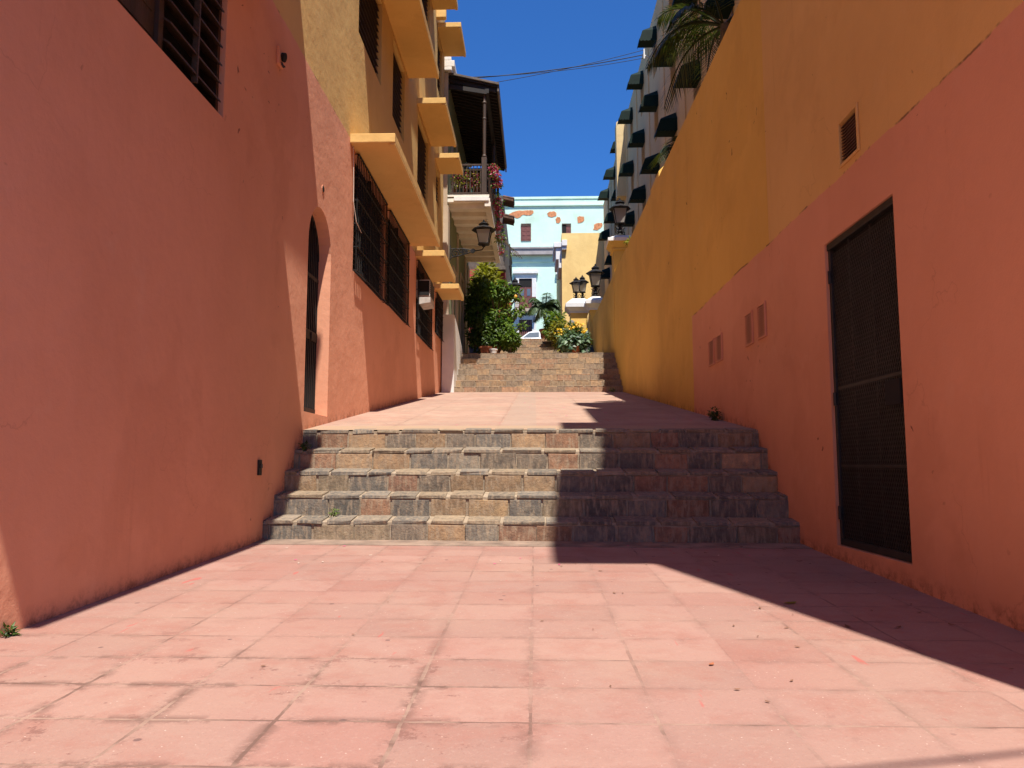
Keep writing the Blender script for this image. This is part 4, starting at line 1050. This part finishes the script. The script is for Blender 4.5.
palm('farther palm behind the ochre wall in front of the green awnings', 3.45, 16.4, 3.2, 7.75,
     [(105,1.4,.5,.9),(205,1.1,.5,.8),(245,1.1,.8,.8),(75,1.4,.7,.9),(30,1.0,.9,.8),(-40,1.1,.8,.8),(185,.8,.9,.8)], 'leafP', .10, 5, 34, .55, .022, 'palms behind the ochre wall')
palm('grey-green potted palm at the top of the far steps', .48, 33.3, 6.44, 7.85,
     [((k*137.5)%360, .65+.35*((k*7)%5)/5, .25+1.3*((k*3)%7)/7, .85) for k in range(30)], 'leafPP', .07, 8, 36, .40, .034, None, .27, 'potted_palm')
rng = random.Random(77)
# bougainvillea on the balcony
t = thing('bougainvillea', 'pink bougainvillea hanging from the corner of the wooden balcony', 'plant', (-1.25, 22.6, 9.2))
cl = [((-1.22,22.5,9.95),(.13,.15,.1)),((-1.17,22.5,9.72),(.15,.16,.11)),((-1.10,22.7,9.55),(.13,.18,.1)),((-1.23,22.5,9.4),(.08,.1,.06)),((-1.12,22.9,9.0),(.13,.2,.13)),((-1.08,23.0,8.72),(.12,.2,.11)),((-1.1,23.3,8.4),(.10,.2,.10)),((-1.09,23.6,8.12),(.09,.2,.08)),((-1.06,24,7.8),(.06,.2,.1))]
crown(cl, 520, .075, .06, 31).build('bracts', M['pinkfl'], t)
crown([(c, (r[0]*1.15, r[1], r[2]*1.1)) for c, r in cl]+[((-1.15,22.8,9.2),(.12,.2,.12)),((-1.05,23.4,8.05),(.16,.2,.16))], 260, .1, .05, 32).build('foliage', M['leafG'], t)
s = MB(); s.tube([(-1.25,22.55,9.2),(-1.15,22.7,9.0),(-1.08,23.0,8.7),(-1.05,23.5,8.2),(-1.02,24,7.6)], .012, 5)
for i in range(5): s.tube([(-1.05,23.4,8.1),(-.9,23.4,7.98-.03*i),(-.78+.06*i,23.4,7.75-.04*i),(-.70+.08*i,23.4,7.5-.03*i)], .008, 5)
s.build('stems', M['bark'], t)
crown([((-.74,23.4,7.55),(.14,.1,.12)),((-.95,23.4,7.9),(.1,.1,.1))], 30, .12, .03, 33).build('leaves', M['leafG'], t)
t0 = None
for i in range(5):
    x = XG+.2+i*.17
    lab = ['pot of red flowers nearest the wall on the balcony railing', 'second flower pot from the wall on the balcony railing', 'middle flower pot on the balcony railing', 'flower pot second from the balcony post', 'flower pot next to the balcony corner post'][i]
    t = thing('flower_pot', lab, 'flower pot', (x, BY0+.18, rz0+.08), 'flower pots along the balcony railing')
    pot(t, x, BY0+.2, rz0+.09, .075, .2, M['signgreen'] if i % 2 else M['terra'])
    c = [((x+rng.uniform(-.03,.03), BY0+.15, rz0+.42),(.09,.09,.16)), ((x, BY0+.1, rz0+.62),(.07,.07,.1))]
    crown(c, 70, .12, .035, 41+i).build('foliage', M['leafY'], t)
    crown(c, 34, .06, .05, 51+i).build('flowers', M['pinkfl'], t)
# little weeds
def weed(label, x, y, z, r, n, seed, mat='leafD', L=.05):
    cl = blobs((x,y,z+r*.6), r*.6, r*.6, r*.5, 5, r*.5, seed)
    tag(crown(cl, n, L, L*.4, seed).build('weed', M[mat]), label, 'weed')
weed('dark weed clump where the pink right wall meets the landing', 2.40, 10.45, landing_z(10.45), .13, 150, 61)
weed('small weed growing on the fourth step near the right wall', 1.95, 8.56, 1.0, .07, 60, 62)
weed('tiny weed on the first tread at the left', -2.05, 7.92, .49, .05, 36, 63, 'leafG', .035)
weed('grass tuft at the foot of the near left wall', -2.69, 3.98, walk_z(4)-.01, .045, 60, 64, 'leafD', .04)
weed('weed in the left corner of the fourth step', -2.62, 8.72, 1.17, .06, 50, 65)
weed('small weed at the foot of the middle steps near the right', 2.2, 21.9, landing_z(21.9), .09, 60, 66, 'leafG', .05)
weed('plant tuft peeking over the top of the ochre wall near the pillar', 2.66, 20.3, wtop(20.3)-.05, .22, 80, 67, 'leafY', .12)

# ------------------------------------------------------------------ cables
def cable(label, p0, p1, sag, r):
    mb = MB(); p0 = Vector(p0); p1 = Vector(p1)
    mb.tube([p0.lerp(p1, i/20)+Vector((0,0,-sag*4*(i/20)*(1-i/20))) for i in range(21)], r, 5)
    tag(mb.build('overhead_cable', M['iron']), label, 'cable', 'cables between the balcony house and the hotel')
cable('upper thin cable crossing the blue sky', (-2.45,24.3,13.43), (XH-.2,25.3,15.22), .10, .010)
cable('middle cable crossing the blue sky, the thickest', (-2.45,23.7,13.43), (XH-.2,25.3,15.05), .12, .016)
cable('lower thin cable crossing the blue sky', (-2.45,23.6,13.43), (XH-.2,25.3,14.93), .14, .010)

cb = MB(); p0 = Vector((-2.72,-2.6,9)); p1 = Vector((6,1.41,5))
cb.tube([p0.lerp(p1, i/20)+Vector((0,0,-.1*4*(i/20)*(1-i/20))) for i in range(21)], .016, 6)
tag(cb.build('overhead_cable', M['iron']), 'thick cable whose thin shadow crosses the nearest paving at the right', 'cable')
# ------------------------------------------------------------------ litter
def flat_bit(name, label, cat, group, mat, x, y, z, r, a, curl=.3, slope=SL1):
    mb = MB(); c, s = math.cos(a), math.sin(a); pr = [(-1,0),(-.4,.42),(.35,.45),(1,0),(.35,-.45),(-.4,-.42)]
    v = []
    for u, w in pr:
        px, py = r*(u*c-w*s), r*(u*s+w*c)
        v.append((x+px, y+py, z+slope*py+.006+curl*r*(abs(u)**2)*.4))
    v.append((x,y,z+.008))
    mb.add(v, [(i,(i+1)%6,6) for i in range(6)])
    tag(mb.build(name, M[mat]), label, cat, group)
rng = random.Random(5)
for i in range(34):
    x = rng.choice([rng.uniform(.2,2.4), rng.uniform(-1.5,2.3)]); y = rng.uniform(2.7,7.2)
    flat_bit('fallen_leaf', 'small dry brown leaf scattered on the pink paving', 'leaf', 'dry leaves on the pink paving', 'dryleaf', x, y, walk_z(y), rng.uniform(.006,.016), rng.uniform(0,6))
for i in range(26):
    y = rng.uniform(4.2,7.35); x = 2.35-abs(rng.gauss(0,.75))
    if x < .3: continue
    flat_bit('fallen_leaf', 'dark crumpled leaf lying in the shade beside the right wall', 'leaf', 'shaded leaves by the right wall', 'dryleaf', x, y, walk_z(y), rng.uniform(.012,.03), rng.uniform(0,6), .5)
for i in range(14):
    x = rng.uniform(-2.3,2.3); y = rng.uniform(6.2,7.4)
    flat_bit('fallen_petal', 'tiny magenta petal lying on the pink paving near the steps', 'petal', 'petals on the pink paving', 'petal' if i % 2 else 'paleleaf', x, y, walk_z(y), rng.uniform(.012,.022), rng.uniform(0,6)) if i % 2 else \
    flat_bit('fallen_petal', 'tiny pale petal lying on the pink paving near the steps', 'petal', 'pale petals on the pink paving', 'paleleaf', x, y, walk_z(y), rng.uniform(.012,.02), rng.uniform(0,6))
for i in range(22):
    x = rng.uniform(-1.2,2.2); y = rng.uniform(9.3,19)
    flat_bit('fallen_petal', 'tiny magenta petal lying on the landing', 'petal', 'petals on the landing', 'petal', x, y, landing_z(y), rng.uniform(.018,.034), rng.uniform(0,6), .3, SL2)
flat_bit('fallen_leaf', 'larger yellow-green leaf in the shadow on the right paving', 'leaf', None, 'leafY', 1.55, 4.85, walk_z(4.85), .05, .3)
flat_bit('fallen_leaf', 'orange leaf lying alone on the sunlit paving near the camera', 'leaf', None, 'terra', .78, 3.55, walk_z(3.55), .022, 1.0)

# ------------------------------------------------------------------ camera, sun, sky
cam = bpy.data.cameras.new('camera'); co = bpy.data.objects.new('camera', cam); COL.objects.link(co)
cam.sensor_width = 36; cam.lens = 36*F/1024; cam.clip_end = 2000; cam.clip_start = .05
co.location = (0, 0, HC); co.rotation_euler = (math.pi/2+TH, 0, YAW)
S.camera = co
SA, SB = .14, .44
sd = Vector((SA, -SB, 1)).normalized()
sl = bpy.data.lights.new('sun', 'SUN'); sl.energy = 5.0; sl.angle = R(.53); sl.color = (1, .95, .87)
so = bpy.data.objects.new('sun', sl); COL.objects.link(so)
so.rotation_euler = sd.to_track_quat('Z', 'Y').to_euler(); so.location = (3, -8, 22)
w = bpy.data.worlds.new('World'); S.world = w; w.use_nodes = True
nt = w.node_tree; bg = nt.nodes['Background']
sky = nt.nodes.new('ShaderNodeTexSky'); sky.sky_type = 'NISHITA'; sky.sun_disc = False
sky.sun_elevation = math.asin(sd.z); sky.sun_rotation = math.atan2(sd.x, sd.y)
sky.altitude = 0; sky.air_density = 1.0; sky.dust_density = .3; sky.ozone_density = 3.0
tone = nt.nodes.new('ShaderNodeMix'); tone.data_type = 'RGBA'; tone.blend_type = 'MULTIPLY'
tone.inputs['Factor'].default_value = 1; tone.inputs['B'].default_value = (.42, 1.0, 1.78, 1)
nt.links.new(sky.outputs[0], tone.inputs['A']); nt.links.new(tone.outputs['Result'], bg.inputs['Color']); bg.inputs['Strength'].default_value = .06
S.view_settings.view_transform = 'Standard'; S.view_settings.look = 'None'
S.view_settings.exposure = 0.66; S.view_settings.gamma = 1
S.cycles.max_bounces = 8; S.cycles.diffuse_bounces = 5; S.cycles.glossy_bounces = 3; S.cycles.transmission_bounces = 4
S.cycles.caustics_reflective = False; S.cycles.caustics_refractive = False
